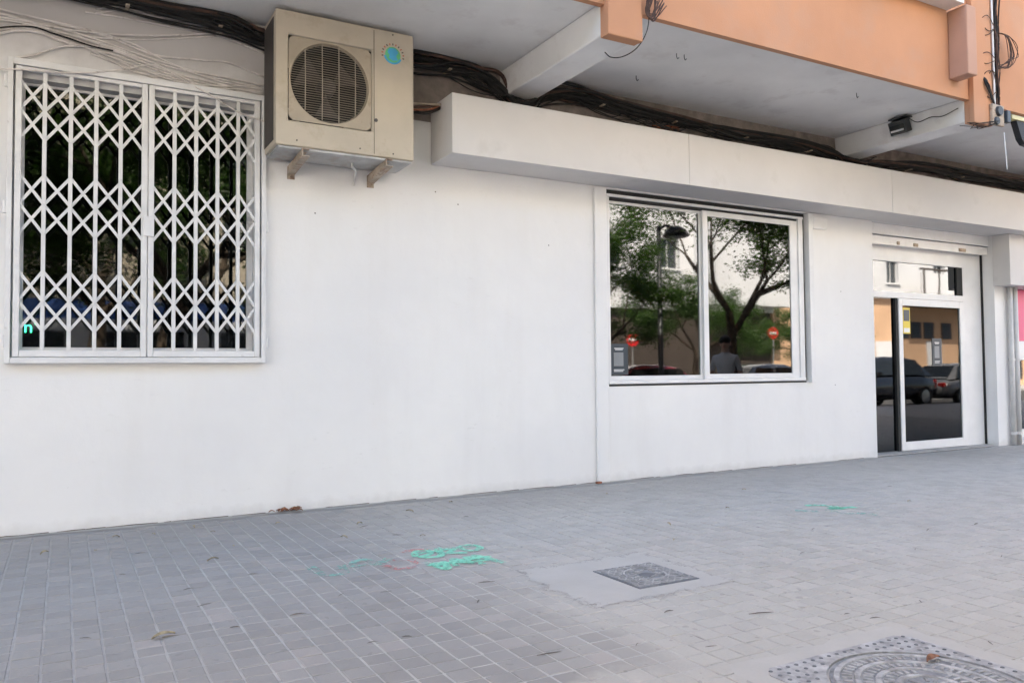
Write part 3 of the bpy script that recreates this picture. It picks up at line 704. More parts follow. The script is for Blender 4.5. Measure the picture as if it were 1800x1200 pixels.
o = cable(None, [(-.9, -.05, 3.46), (-.51, -.05, 3.47), (-.33, -.085, 3.49), (-.07, -.09, 3.51), (.17, -.09, 3.55), (.41, -.06, 3.63), (.57, -.03, 3.70), (.68, -.03, 3.70), (.83, -.05, 3.62), (1.05, -.09, 3.51), (1.28, -.09, 3.40), (1.52, -.085, 3.35)], .007, 'cable_white', 'slack_cable')
tag(o, 'slack white cable drooping across the front of the security grille', 'cable')
o = empty('facade_cable_tangle', (4.2, -1.9, 4.2)); o.location = (0, 0, 0); tag(o, 'tangle of thin dark wires hanging by the first beam end', 'cables')
for k in range(11):
    a = rnd.uniform(-.07, .07)
    cable(o, [(4.28+a, -1.88, 4.5), (4.24+a*.6, -1.9, 4.30+rnd.uniform(-.03, .03)), (4.215+rnd.uniform(-.02, .02), -1.89, 4.17), (4.26+rnd.uniform(-.02, .05), -1.9, 4.12+rnd.uniform(-.02, .06)), (4.36+a, -1.885, 4.25+rnd.uniform(0, .1))], .0045, 'cable_brown')
cable(o, [(4.25, -1.88, 4.2), (4.23, -1.86, 4.02), (4.17, -1.8, 3.89), (4.1, -1.7, 3.84), (4.05, -1.6, 3.86), (4.06, -1.5, 3.94)], .0045, 'cable')
vc = empty('vertical_cable_run', (9.3, -1.85, 4.2)); vc.location = (0, 0, 0)
tag(vc, 'bundle of cables and conduit climbing the orange upper wall', 'cables')
for k in range(14):
    x = 9.30+rnd.uniform(-.07, .07)
    cable(vc, [(x+rnd.uniform(-.02, .02), -1.84-rnd.uniform(.0, .05), z) for z in (4.05, 4.3, 4.6, 4.9, 5.2, 5.6, 6.2)], rnd.choice((.006, .009, .012)), rnd.choice(('cable', 'cable_brown', 'cable_brown')))
MB().tube([(9.245, -1.86, 4.1), (9.24, -1.86, 6.2)], .011, 8).build('conduit', 'trim', vc)
for k in range(8):
    za = rnd.uniform(4.3, 5.2); cable(vc, [(9.05+rnd.uniform(-.06, .1), -1.83, za), (9.14+rnd.uniform(-.05, .05), -1.88, za+rnd.uniform(-.15, .1)), (9.27, -1.87, za+rnd.uniform(-.1, .15))], .0045, 'cable_brown')
for k in range(4): cable(vc, [(9.03+rnd.uniform(-.05, .06), -1.825, z) for z in (4.25, 4.5, 4.8, 5.2, 5.8)], .005, 'cable_brown')
for k in range(11):
    a = rnd.uniform(.06, .30)
    cable(vc, [(9.32, -1.87, 4.62+rnd.uniform(-.03, .03)), (9.40+a*.6, -1.9, 4.66+rnd.uniform(-.04, .1)), (9.40+a, -1.9, 4.85+rnd.uniform(-.05, .05)), (9.38+a*.5, -1.9, 5.0), (9.32, -1.87, 5.02)], .0045, 'cable_brown')
for k in range(6):
    cable(vc, [(9.04+rnd.uniform(-.04, .04), -1.84, 4.50), (9.08+rnd.uniform(-.04, .04), -1.88, 4.38), (9.15+rnd.uniform(-.04, .04), -1.88, 4.25), (9.26, -1.87, 4.12)], .008, 'cable')
cable(vc, [(9.34, -1.9, 3.86), (9.36, -1.9, 3.66), (9.38, -1.9, 3.44)], .006, 'trim')
o = empty('junction_box', (9.25, -1.9, 4)); o.location = (0, 0, 0); tag(o, 'open cable junction box stuffed with wires at second beam end', 'box')
b = MB(); b.box(9.13, 9.36, -1.90, -1.862, 3.93, 4.17); b.build('back_plate', 'yellow' if False else 'bracket', o, bevel=.01)
MB().lathe([(.0, -.03), (.05, -.03), (.06, 0)], 16, (9.24, -1.90, 4.09), 'y').build('gland', 'metal_dark', o)
MB().lathe([(.0, -.02), (.04, -.02), (.05, 0)], 16, (9.2, -1.90, 3.975), 'y').build('gland', 'metal_dark', o)
bx('clip', 'slate', o, 9.37, 9.44, -1.93, -1.87, 3.98, 4.12, bevel=.01)
for k in range(6): cable(o, [(9.2, -1.93, 3.97), (9.1-rnd.uniform(0, .2), -1.9+rnd.uniform(-.05, .1), 3.90+rnd.uniform(-.03, .02)), (8.95-rnd.uniform(0, .3), -1.85+rnd.uniform(-.05, .1), 3.89)], .004, 'cable')
# hanging sign at the right edge
o = empty('hanging_sign', (9.8, -1.9, 3.9)); o.location = (0, 0, 0); tag(o, 'black projecting sign with yellow top strip under the orange wall', 'sign')
b = MB(); b.add([(9.60, -1.90, 4.04), (9.70, -1.90, 3.84), (9.77, -1.90, 3.785), (10.9, -1.90, 3.70), (10.9, -1.90, 4.04), (9.60, -1.83, 4.04), (9.70, -1.83, 3.84), (9.77, -1.83, 3.785), (10.9, -1.83, 3.70), (10.9, -1.83, 4.04)],
                [(0, 1, 2, 3, 4), (9, 8, 7, 6, 5), (0, 5, 6, 1), (1, 6, 7, 2), (2, 7, 8, 3), (3, 8, 9, 4), (4, 9, 5, 0)]); b.build('board', 'board_black', o)
bx('top_strip', 'pale_yellow', o, 9.50, 10.9, -1.91, -1.82, 4.045, 4.09)
st = []
for k in range(10):
    t = R(90+36*k); r = .11 if k % 2 == 0 else .045; st.append((9.90+r*math.cos(t), -1.902, 3.93+r*math.sin(t)))
MB().add(st, [tuple(range(10))]).build('emblem', 'yellow', o)
# floodlight on the second beam
o = empty('floodlight', (8.85, -1, 4.1)); o.location = (0, 0, 0); tag(o, 'small black floodlight fixed to the second beam', 'floodlight')
bx('mount_bar', 'metal_dark', o, 8.72, 8.838, -1.12, -.88, 4.185, 4.2)
b = MB(); b.obox((8.77, -1.0, 4.09), (.05, 0, .02), (0, .11, 0), (-.03, 0, .075)); b.build('housing', 'metal_dark', o, bevel=.008)
b = MB(); b.obox((8.722, -1.0, 4.058), (.003, 0, .0012), (0, .09, 0), (-.018, 0, .045)); b.build('lens', 'carglass', o)
b = MB(); b.obox((8.716, -1.0, 4.035), (.002, 0, .0008), (0, .085, 0), (-.004, 0, .010)); b.build('reflector', 'lampglass', o)
cable(o, [(8.80, -1.1, 4.17), (8.82, -1.2, 4.10), (8.84, -1.35, 4.12), (8.835, -1.5, 4.09), (8.84, -1.68, 4.13)], .005, 'cable')
# small hook of cable by the fascia end
o = cable(None, [(2.95, -.02, 3.70), (2.86, -.05, 3.62), (2.82, -.06, 3.52), (2.83, -.05, 3.42)], .009, 'cable', 'cable_stub'); tag(o, 'short black cable end curling down beside the fascia end', 'cable')

# ================================================================== POSTERS AND STICKERS (the codes on them are left out)
def poster(x, y, z, w_, h_, lb):
    o = bx('poster', 'slate', None, x, x+w_, y, y+.003, z, z+h_); tag(o, lb, 'poster')
    for (fx, fz, fw_) in ((.25, .84, .5), (.30, .80, .40), (.22, .15, .56), (.22, .10, .5)):
        bx('print_line', 'white', o, x+w_*fx, x+w_*(fx+fw_), y-.0015, y-.0002, z+h_*fz, z+h_*fz+.008)
    MB().box(x+w_*.22, x+w_*.74, y-.0015, y-.0002, z+h_*.28, z+h_*.72).build('print_square', 'grey_print', o)
poster(5.205, .060, 1.145, .25, .34, 'slate blue poster in the lower left corner of the sliding window')
poster(11.12, .204, 1.22, .22, .40, 'slate blue poster on the glass door leaf')
o = bx('alarm_sticker', 'yellow', None, 10.46, 10.62, .2045, .2075, 1.68, 2.05); tag(o, 'yellow and white sticker at the top of the glass door', 'sticker')
MB().box(10.475, 10.605, .2032, .2043, 1.86, 2.02).build('print', 'slate', o); MB().box(10.475, 10.605, .2032, .2043, 1.70, 1.76).build('print', 'white', o)
# green lit sign in the grille window
fo = bpy.data.curves.new('lit_sign', 'FONT'); fo.body = "n'"; fo.size = .13; fo.extrude = .004; fo.materials.append(M['neon'])
o = bpy.data.objects.new('lit_sign', fo); col.objects.link(o)
o.location = (-.272, .115, 1.525); o.rotation_euler = (R(90), 0, 0); o.scale = (1, 1, 1)
bpy.context.view_layer.update(); me = bpy.data.meshes.new_from_object(o.evaluated_get(bpy.context.evaluated_depsgraph_get())); bpy.data.objects.remove(o)
o = bpy.data.objects.new('lit_sign', me); col.objects.link(o); o.location = (-.272, .112, 1.525); o.rotation_euler = (R(90), 0, 0)
tag(o, 'small lit green letter sign low in the grilled window', 'sign')

# ================================================================== PAVEMENT DETAILS
def ragged(pts, amp=.02, n=8, z=.003, seed=1):
    r_ = random.Random(seed); out = []
    for i in range(len(pts)):
        a, b_ = Vector(pts[i]), Vector(pts[(i+1) % len(pts)])
        for k in range(n):
            p_ = a.lerp(b_, k/n); out.append((p_.x+r_.uniform(-amp, amp), p_.y+r_.uniform(-amp, amp), z))
    return out
pt = ragged([(2.40, -2.80), (3.36, -2.82), (3.33, -3.64), (2.95, -3.75), (2.32, -3.70), (2.30, -3.3)], .035, 9, .0015, 3)
inner = [(2.765, -3.54), (3.195, -3.54), (3.195, -3.09), (2.765, -3.09)]
o = MB().add(pt, [tuple(range(len(pt)))]).build('cement_patch', 'cement_smear'); tag(o, 'pale cement patch around the small iron cover', kind='structure')
# thin mortar fillet along the foot of the wall, with a broken dirt line
pts = []; x = -6
while x < 9.55: pts.append(x); x += rnd.uniform(.08, .2)
up_ = [(x, -.001, .0045) for x in pts]; lo_ = [(x, -.055-rnd.uniform(0, .05), .0022) for x in pts]
n = len(pts); MB().add(up_+lo_, [(i, n+i, n+i+1, i+1) for i in range(n-1)]).build('mortar_fillet', 'cement', bld)
dl = MB(); x = -5.5
while x < 9.5:
    l = rnd.uniform(.05, .4)
    if rnd.random() < .75: dl.add([(x, -.0025, .006), (x, -.011-rnd.uniform(0, .008), .006), (x+l, -.010-rnd.uniform(0, .008), .006), (x+l, -.0025, .006+rnd.uniform(.001, .004)), (x+l*.5, -.0022, .007+rnd.uniform(0, .003))], [(0, 1, 2, 3, 4)])
    x += l*rnd.uniform(.8, 1.3)
o = dl.build('dirt_line', 'dirt'); tag(o, 'dark line of dirt in the joint between wall and pavement', kind='stuff')

# small iron cover (diamond tread, round centre)
o = empty('iron_cover', (2.98, -3.315, 0)); tag(o, 'small square iron inspection cover in the pale cement patch', 'cover')
mh = bx('cover_frame', 'iron_dark', o, -.215, .215, -.225, .225, -.03, .006, bevel=.003)
bx('cover_plate', 'iron', o, -.200, .200, -.21, .21, -.02, .0075)
tr_ = MB()
for i in range(15):
    for j in range(15):
        x, y = -.186+i*.0266, -.196+j*.028
        if (x/.130)**2+(y/.140)**2 < 1: continue
        s_ = 1 if (i+j) % 2 else -1
        tr_.obox((x, y, .0095), (.0105, .0105*s_, 0), (-.0028*s_, .0028, 0), (0, 0, .0022))
tag(tr_.build('tread', 'iron_light', o), kind='stuff')
MB().lathe([(.118, .0076), (.118, .012), (.130, .012), (.130, .0076)], 32).build('ring', 'iron_light', o)
MB().lathe([(.0, .0095), (.045, .0095), (.05, .0077)], 24, (0, -.02, 0)).build('boss', 'iron_dark', o)
cr_ = MB()
for k in range(46):
    t = rnd.uniform(0, 6.28); r = rnd.uniform(.055, .11); cr_.obox((r*math.cos(t), r*math.sin(t), .009), (.009, 0, 0), (0, .0035, 0), (0, 0, .002))
tag(cr_.build('cast_relief', 'iron_light', o), kind='stuff')
# large manhole
o = empty('manhole_cover', (2.86, -5.175, 0)); tag(o, 'large square manhole with round ringed lid at bottom right', 'manhole')
b = MB(); n = 48; hw = .44; vs_, fs_ = [], []
for k in range(n):
    t = 2*math.pi*(k+.5)/n; ca, sa = math.cos(t), math.sin(t); q = max(abs(ca), abs(sa)); vs_ += [(hw*ca/q, hw*sa/q, -.02), (hw*ca/q, hw*sa/q, .006), (.372*ca, .372*sa, .006), (.372*ca, .372*sa, -.02)]
for k in range(n):
    a, c2 = 4*k, 4*((k+1) % n); fs_ += [(a, c2, c2+1, a+1), (a+1, c2+1, c2+2, a+2), (a+2, c2+2, c2+3, a+3)]
b.add(vs_, fs_).build('frame', 'iron_light', o)
MB().lathe([(.0, .002), (.362, .002), (.362, -.02)], 48).build('lid', 'iron', o)
MB().disc((0, 0, -.012), .38, 48, 'z').build('joint', 'gap', o)
for r in (.335, .26, .185, .11): MB().lathe([(r-.012, .0021), (r-.010, .007), (r+.010, .007), (r+.012, .0021)], 48).build('lid_ring', 'iron_light', o)
st_ = MB()
for r, cnt in ((.298, 60), (.222, 44), (.148, 30), (.07, 14)):
    for k in range(cnt):
        t = 2*math.pi*k/cnt+rnd.uniform(-.02, .02)
        if rnd.random() < .15: continue
        st_.obox((r*math.cos(t), r*math.sin(t), .0042), (.018*math.cos(t), .018*math.sin(t), 0), (-.006*math.sin(t), .006*math.cos(t), 0), (0, 0, .0021))
tag(st_.build('lid_studs', 'iron_light', o), kind='stuff')
sd_ = MB()
for i in range(18):
    for j in range(18):
        x, y = -.41+i*.0482, -.41+j*.0482
        if x*x+y*y < .395**2: continue
        sd_.lathe([(.009, .0061), (.007, .009), (.0, .009)], 8, (x, y, 0))
tag(sd_.build('frame_studs', 'iron_dark', o), kind='stuff')

b = MB(); n = 48; vs_, fs_ = [], []
for k in range(n):
    t = 2*math.pi*(k+.5)/n; ca, sa = math.cos(t), math.sin(t); q = max(abs(ca), abs(sa)); e_ = .545+rnd.uniform(-.02, .02); vs_ += [(.4405*ca/q, .4405*sa/q, .0024), (e_*ca/q, e_*sa/q, .0014)]
b.add(vs_, [(2*k, 2*((k+1) % n), 2*((k+1) % n)+1, 2*k+1) for k in range(n)]).build('mortar_collar', 'cement', o)
# spray-paint marks (illegible strokes)
def strokes(lines, w_, m, name, lb, z=.0042):
    b = MB()
    for ln in lines:
        P = catmull([(x, y, 0) for x, y in ln], 6); n = len(P); L_ = []; R_ = []
        for i, p_ in enumerate(P):
            d_ = (P[min(i+1, n-1)]-P[max(i-1, 0)]).normalized(); nr = Vector((-d_.y, d_.x, 0)); ww = w_*rnd.uniform(.75, 1.25)
            L_.append(p_+nr*ww); R_.append(p_-nr*ww)
        z += .0004
        b.add([(q.x, q.y, z) for q in L_]+[(q.x, q.y, z) for q in R_], [(i, i+1, n+i+1, n+i) for i in range(n-1)])
    o = b.build(name, m); tag(o, lb, 'paint mark'); return o
strokes([[(2.00, -2.20), (2.05, -2.06), (2.14, -2.04), (2.12, -2.16), (2.03, -2.22), (2.14, -2.26), (2.20, -2.14)], [(2.18, -2.24), (2.22, -2.04), (2.30, -2.12), (2.24, -2.20), (2.34, -2.26)],
         [(2.36, -2.08), (2.46, -2.06), (2.48, -2.18), (2.38, -2.22), (2.35, -2.10)], [(2.00, -2.12), (2.24, -2.10), (2.50, -2.10)],
         [(1.98, -2.36), (2.04, -2.60), (2.10, -2.40)], [(1.99, -2.48), (2.12, -2.47)], [(2.12, -2.56), (2.18, -2.38), (2.24, -2.54), (2.28, -2.36)], [(2.28, -2.60), (2.34, -2.36), (2.41, -2.64)], [(2.14, -2.45), (2.26, -2.43), (2.42, -2.44)], [(2.0, -2.42), (2.2, -2.50), (2.36, -2.52)]], .023, 'mint', 'paint_mark', 'bright mint green spray scribble on the tiles in the middle')
strokes([[(1.34, -2.10), (1.36, -2.34), (1.48, -2.36), (1.52, -2.16)], [(1.56, -2.36), (1.60, -2.14), (1.70, -2.10), (1.72, -2.28)], [(1.60, -2.24), (1.76, -2.22), (1.84, -2.14)]], .028, 'mint_faint', 'paint_mark', 'faded green spray strokes left of the bright green scribble')
strokes([[(1.74, -2.30), (1.80, -2.44), (1.92, -2.40), (1.94, -2.26), (1.84, -2.20)], [(1.96, -2.04), (2.06, -2.00), (2.16, -2.04)]], .022, 'red_faint', 'paint_mark', 'faded red spray strokes between the two green marks')
strokes([[(5.66, -2.16), (5.80, -2.22), (5.82, -2.42), (5.72, -2.36), (5.96, -2.44)]], .035, 'mint', 'paint_mark', 'small bright mint spray mark on the pavement near the door')
strokes([[(5.62, -2.4), (5.66, -2.6), (5.78, -2.72), (5.70, -2.86)], [(5.40, -2.28), (5.52, -2.42)]], .035, 'mint_faint', 'paint_mark', 'faint green smear just right of the small mint mark')

# litter: twigs and leaves
TW = [(.32, -1.7), (.62, -2.25), (.46, -1.12), (.65, -2.62), (.72, -3.09), (1.03, -3.04), (1.32, -2.8), (1.55, -2.87), (1.37, -3.63), (1.21, -3.62), (2.11, -2.98), (1.81, -4.14), (2.63, -3.94), (2.2, -4.24), (2.46, -4.42), (3.0, -4.19), (3.35, -4.41), (3.41, -4.52), (4.92, -3.7), (5.58, -3.35), (3.85, -4.46), (3.53, -5.0), (2.16, -1.47), (2.05, -1.02), (2.91, -1.07), (4.89, -2.9), (6.1, -3.4), (5.2, -4.1), (4.2, -3.4), (1.0, -2.1), (3.6, -1.5), (7.3, -1.8), (1.9, -3.3), (.1, -2.9)]
tw = []
for k in range(4):
    L = .05+.02*k; bend = rnd.uniform(-.25, .25)
    o = MB().tube([(-L, 0, .006), (-L*.3, L*bend*.6, .010), (L*.4, L*bend, .008), (L, L*bend*.2-.004, .005)], [.0022, .0045, .004, .0012], 6).build('twig', 'twig', smooth=True); tw.append(o)
for i, (x, y) in enumerate(TW):
    o = tw[i] if i < 4 else tw[i % 4].copy()
    if i >= 4: col.objects.link(o)
    o.location = (x, y, .001); o.rotation_euler = (0, 0, rnd.uniform(-.5, .9)+yaw*.0); s_ = rnd.uniform(.3, .62); o.scale = (s_, s_, s_)
    tag(o, 'thin dark fallen twig or pod lying on the pavement tiles', 'twig', 'dark twigs scattered over the pavement')
def leafm(L, W, m, name='leaf'):
    b = MB(); n = 7; P = []
    for i in range(n):
        t = i/(n-1); w_ = W*math.sin(math.pi*min(1, t*.98+.01))**.8; zc_ = .004+.012*math.sin(math.pi*t)
        P += [(-L+2*L*t, -w_, zc_+.006), (-L+2*L*t, 0, zc_), (-L+2*L*t, w_, zc_+.008)]
    fs_ = []
    for i in range(n-1): fs_ += [(3*i, 3*i+3, 3*i+4, 3*i+1), (3*i+1, 3*i+4, 3*i+5, 3*i+2)]
    return b.add(P, fs_).build(name, m, smooth=True)
o = leafm(.055, .017, 'leaf_dry', 'dry_leaf'); o.location = (.41, -3.07, .002); o.rotation_euler = (0, 0, .35); tag(o, 'single pale yellow dry leaf on the bluish tiles at left', 'leaf')
o = leafm(.05, .018, 'leaf_brown', 'dry_leaf'); o.location = (3.10, -5.02, .008); o.rotation_euler = (0, 0, .1); tag(o, 'brown dry leaf lying on the large manhole lid', 'leaf')
base_leaf = leafm(.035, .012, 'leaf_dry', 'leaf_scrap'); first = True
for (x, y) in [(1.79, -1.35), (2.05, -.92), (1.04, -1.23), (3.75, -2.67), (.2, -.9), (.6, -.5), (-.1, -.8), (.9, -.35), (2.6, -.6), (4.6, -.7), (5.9, -1.2), (3.1, -.35), (1.5, -.55), (.85, -1.6), (4.1, -2.2), (6.6, -2.5), (1.0, -.62), (.35, -.45), (2.3, -1.6), (5.0, -1.9)]:
    o = base_leaf if first else base_leaf.copy()
    if not first: col.objects.link(o)
    first = False; o.location = (x, y, .001); s_ = rnd.uniform(.45, 1.0); o.scale = (s_, s_, s_); o.rotation_euler = (rnd.uniform(-.2, .2), rnd.uniform(-.2, .2), rnd.uniform(0, 6))
    tag(o, 'tiny pale leaf scrap on the pavement', 'leaf', 'pale leaf scraps on the pavement')
b = MB(); lv = leafm(.03, .009, 'leaf_brown'); vs_ = [v.co.copy() for v in lv.data.vertices]; fs_ = [tuple(p.vertices) for p in lv.data.polygons]; bpy.data.objects.remove(lv)
for k in range(24):
    mm = Matrix.Translation((1.73+rnd.gauss(0, .075), -.035-abs(rnd.gauss(0, .022)), .004+rnd.uniform(0, .02))) @ Matrix.Rotation(rnd.uniform(0, 6.3), 4, 'Z') @ Matrix.Rotation(rnd.uniform(-.6, .6), 4, 'X')
    b.add([mm @ v for v in vs_], fs_)
o = b.build('leaf_pile', 'leaf_brown'); tag(o, 'small drift of reddish brown dry leaves at the wall foot', 'leaves')
b = MB(); b.obox((4.955, -.06, .012), (.03, .008, 0), (-.006, .02, 0), (0, 0, .010)); o = b.build('brick_scrap', 'brick', bevel=.004); tag(o, 'small reddish scrap at the foot of the narrow pilaster', 'rubble')

# ================================================================== ACROSS THE STREET (seen in the glass)
def tree_mesh(seed, hgt, spread, leafn, lm):
    r_ = random.Random(seed); tr = MB(); lf = MB()
    def leaves(p, cnt, rad):
        for _ in range(cnt):
            q = p+Vector((r_.gauss(0, rad), r_.gauss(0, rad), r_.gauss(0, rad*.7))); L = r_.uniform(.032, .058); W = L*.45
            mm = Matrix.Rotation(r_.uniform(0, 6.3), 3, 'Z') @ Matrix.Rotation(r_.gauss(0, .7), 3, 'X') @ Matrix.Rotation(r_.gauss(0, .5), 3, 'Y')
            lf.add([q+mm @ Vector(v) for v in ((-L, 0, 0), (0, -W, .012), (L, 0, 0), (0, W, .012))], [(0, 1, 2, 3)])
    def limb(p, d, L, r, lev):
        pts = [p]; rr = [r]; n = 4
        for i in range(n):
            d = (d+Vector((r_.gauss(0, .13), r_.gauss(0, .13), r_.gauss(0, .08)+(.05 if lev < 3 else -.03)))).normalized()
            pts.append(pts[-1]+d*L/n); rr.append(r*(1-.45*(i+1)/n))
        tr.tube(pts, rr, 8 if lev < 2 else 5, cap=False)
        if lev >= 2:
            for q in pts[2:]: leaves(q, leafn if lev > 2 else leafn//2, .085+.03*lev)
        if lev < 4:
            k = (4, 3, 3, 2)[lev]
            for j in range(k):
                t = 2*math.pi*(j+r_.random()*.7)/k; i = n-(0 if j < 2 else 1)
                side = Vector((math.cos(t), math.sin(t), 0)); side = (side-d*side.dot(d)).normalized()
                limb(pts[i], (d*.62+side*r_.uniform(.55, .95)*spread+Vector((0, 0, .12))).normalized(), L*r_.uniform(.60, .78), rr[i]*.72, lev+1)
    limb(Vector((0, 0, -.1)), Vector((r_.gauss(0, .05), r_.gauss(0, .05), 1)).normalized(), hgt*.36, .17, 0)
    return tr, lf
protos = []
for sd_n, (seed, hg, sp, ln, lm) in enumerate(((11, 6.4, 1.0, 105, 'leaf'), (23, 7.0, .85, 75, 'leaf2'))):
    t_, l_ = tree_mesh(seed, hg, sp, ln, lm); protos.append((t_, l_, lm, [None, None]))
TREES = [(0, -2.9, -9.8, .3, 1.35, 'leafy street tree nearest the left end of the street'), (0, 1.7, -9.7, 1.9, 1.4, 'dense street tree mirrored in the grilled window'), (0, .9, -17.9, 3.1, 1.75, 'tall dense tree on the far pavement opposite the grilled window'), (0, 6.4, -10.2, 4.0, .95, 'leafy street tree mirrored between the two windows'),
         (1, 15.1, -8.4, 2.6, 1.12, 'forked street tree mirrored in the right sash'), (0, 11.2, -9.3, .9, .85, 'street tree by the lamp mirrored in the left sash'), (0, 22.5, -17.9, 2.2, .9, 'bushy tree across the road mirrored beside the forked tree'), (0, 30.5, -18.4, 5.1, .85, 'round tree farthest along the opposite pavement')]
for k, x, y, rz, s_, lb in TREES:
    t_, l_, lm, c_ = protos[k]; o = empty('street_tree', (x, y, 0), rz); o.scale = (s_,)*3; tag(o, lb, 'tree', 'street trees')
    if c_[0] is None:
        c_[0] = t_.build('trunk', 'bark', o, smooth=True); c_[1] = l_.build('crown', lm, o)
    else:
        for q in c_: c2 = q.copy(); col.objects.link(c2); c2.parent = o
# buildings opposite
def building(name, lb, x0, x1, y0, depth, hgt, m, gm, wins, gh=4.0, balc=()):
    o = empty(name, ((x0+x1)/2, y0, 0)); o.location = (0, 0, 0); tag(o, lb, 'building')
    holed_wall('wall', m, o, x0, x1, y0-.3, y0, gh, hgt, [(a, c2, d_, e) for a, c2, d_, e in wins])
    bx('ground_floor', gm, o, x0, x1, y0-depth, y0-.25, 0, gh-.002)
    bx('side_wall', m, o, x0, x0+.3, y0-depth, y0-.301, gh, hgt-.01); bx('side_wall', m, o, x1-.3, x1, y0-depth, y0-.301, gh, hgt-.01)
    bx('rear_wall', m, o, x0+.3, x1-.3, y0-depth, y0-depth+.3, gh, hgt-.01)
    bx('roof', 'soffit', o, x0+.3, x1-.3, y0-depth+.3, y0-.301, hgt-.4, hgt-.2)
    for a, c2, d_, e in wins:
        f = MB(); f.box(a+.005, a+.06, y0-.22, y0-.16, d_+.005, e-.005).box(c2-.06, c2-.005, y0-.22, y0-.16, d_+.005, e-.005).box(a+.06, c2-.06, y0-.22, y0-.16, d_+.005, d_+.06).box(a+.06, c2-.06, y0-.22, y0-.16, e-.06, e-.005).box((a+c2)/2-.03, (a+c2)/2+.03, y0-.215, y0-.165, d_+.06, e-.06)
        w_ = f.build('window', 'trim', o); bx('pane', 'glass_far', w_, a+.06, c2-.06, y0-.20, y0-.19, d_+.06, e-.06)
        bx('window_sill', m, w_, a-.08, c2+.08, y0+.001, y0+.10, d_-.07, d_-.01)
    return o
def grid(xs, zs, w_, h_): return [(x, x+w_, z, z+h_) for x in xs for z in zs]
bA = building('opposite_building', 'white apartment block mirrored in the right window', 12.2, 31.5, -22, 9, 14.5, 'bwhite', 'bbrown', grid((13.2, 17.0, 20.9, 24.2, 28.0), (5.9, 9.0, 12.0), 1.2, 1.45))
b = MB().box(26.3, 31.4, -21.998, -20.6, 4.2, 12.5); b.build('shadow_block', 'bwhite', bA)  # invented projecting block, added to cast a shadow across the white facades
bC = building('opposite_building', 'cream apartment block opposite the grilled window', -26, 12.0, -22, 9, 13, 'bcream', 'bwhite', grid([-24+3.6*i for i in range(10)], (5.4, 8.4), 1.3, 1.5), gh=3.7)
aw = MB(); aw.add([(-2.2, -21.7, 3.55), (5.6, -21.7, 3.55), (5.6, -20.6, 3.15), (-2.2, -20.6, 3.15), (-2.2, -20.6, 2.9), (5.6, -20.6, 2.9)], [(0, 1, 2, 3), (3, 2, 5, 4)]); o = aw.build('awning', 'awning'); sm_ = o.modifiers.new('solid', 'SOLIDIFY'); sm_.thickness = .03
tag(o, 'long blue awning over the shops opposite the grilled window', 'awning')
for i in range(5): bx('shop_window', 'glass_far', bC, -6+3.6*i, -3.6+3.6*i, -22.249, -22.2, .5, 2.6)
bP = building('opposite_building', 'white building with peach ground floor mirrored in the glass door', 31.7, 66, -22, 9, 13, 'bwhite', 'bpeach', grid((33.5, 37.2, 41.0, 45.4, 49.5, 54, 58), (6.0, 9.2), 1.1, 1.4), gh=5.15)
bx('balcony_slab', 'bbrown', bP, 42.6, 66, -22.0, -20.9, 4.7, 4.95); bx('balcony_front', 'bwhite', bP, 42.6, 66, -21.0, -20.9, 4.951, 6.6)
for x in (42.7, 44.1, 45.6, 47.6): bx('balcony_post', 'bbrown', bP, x, x+.14, -20.899, -20.85, 4.951, 6.75)
bx('balcony_rail', 'bbrown', bP, 42.6, 66, -21.05, -20.85, 6.76, 6.85)
for x in (42.2, 43.4, 44.6, 46.3): bx('poster_panel', 'slate', bP, x, x+.95, -22.25, -22.2, 2.9, 3.85)
for x in (33, 36.5, 48, 52): bx('shop_window', 'glass_far', bP, x, x+2.4, -22.25, -22.2, .4, 2.7)
bx('shop_window', 'bwhite', bP, 40.2, 42.0, -22.25, -22.18, .2, 2.7); bx('shop_window', 'bwhite', bP, 44.8, 46.2, -22.25, -22.18, .2, 2.75)
# street lamp
o = empty('street_lamp', (12.85, -8.3, 0)); tag(o, 'street lamp with dark dome head mirrored in the left sash', 'street lamp')
MB().lathe([(.12, 0), (.12, .5), (.07, .6), (.055, 4.75), (0, 4.75)], 14).build('pole', 'metal_dark', o, smooth=True)
MB().tube([(0, 0, 4.65), (.2, 0, 4.78), (.45, 0, 4.75)], .035, 8).build('arm', 'metal_dark', o)
MB().lathe([(.0, .28), (.12, .26), (.26, .17), (.34, .02), (.30, .0), (0, .01)], 20, (.55, 0, 4.52)).build('lamp_shade', 'metal_dark', o, smooth=True)
MB().lathe([(.0, -.06), (.12, -.04), (.18, .0)], 16, (.55, 0, 4.52)).build('lens', 'lampglass', o)
# no-entry signs
for x, y, z, lb in ((26.0, -17.0, 2.68, 'round red no-entry sign mirrored in the right sash'), (18.7, -17.0, 2.32, 'round red no-entry sign mirrored near the window poster')):
    o = empty('road_sign', (x, y, 0), R(25)); tag(o, lb, 'road sign')
    MB().tube([(0, 0, 0), (0, 0, z+.25)], .03, 10).build('post', 'steel', o)
    MB().lathe([(.0, .031), (.24, .031), (.24, .045), (.0, .045)], 28, (0, 0, z), 'y').build('disc', 'signred', o)
    bx('bar', 'white', o, -.16, .16, .0452, .048, z-.045, z+.045)

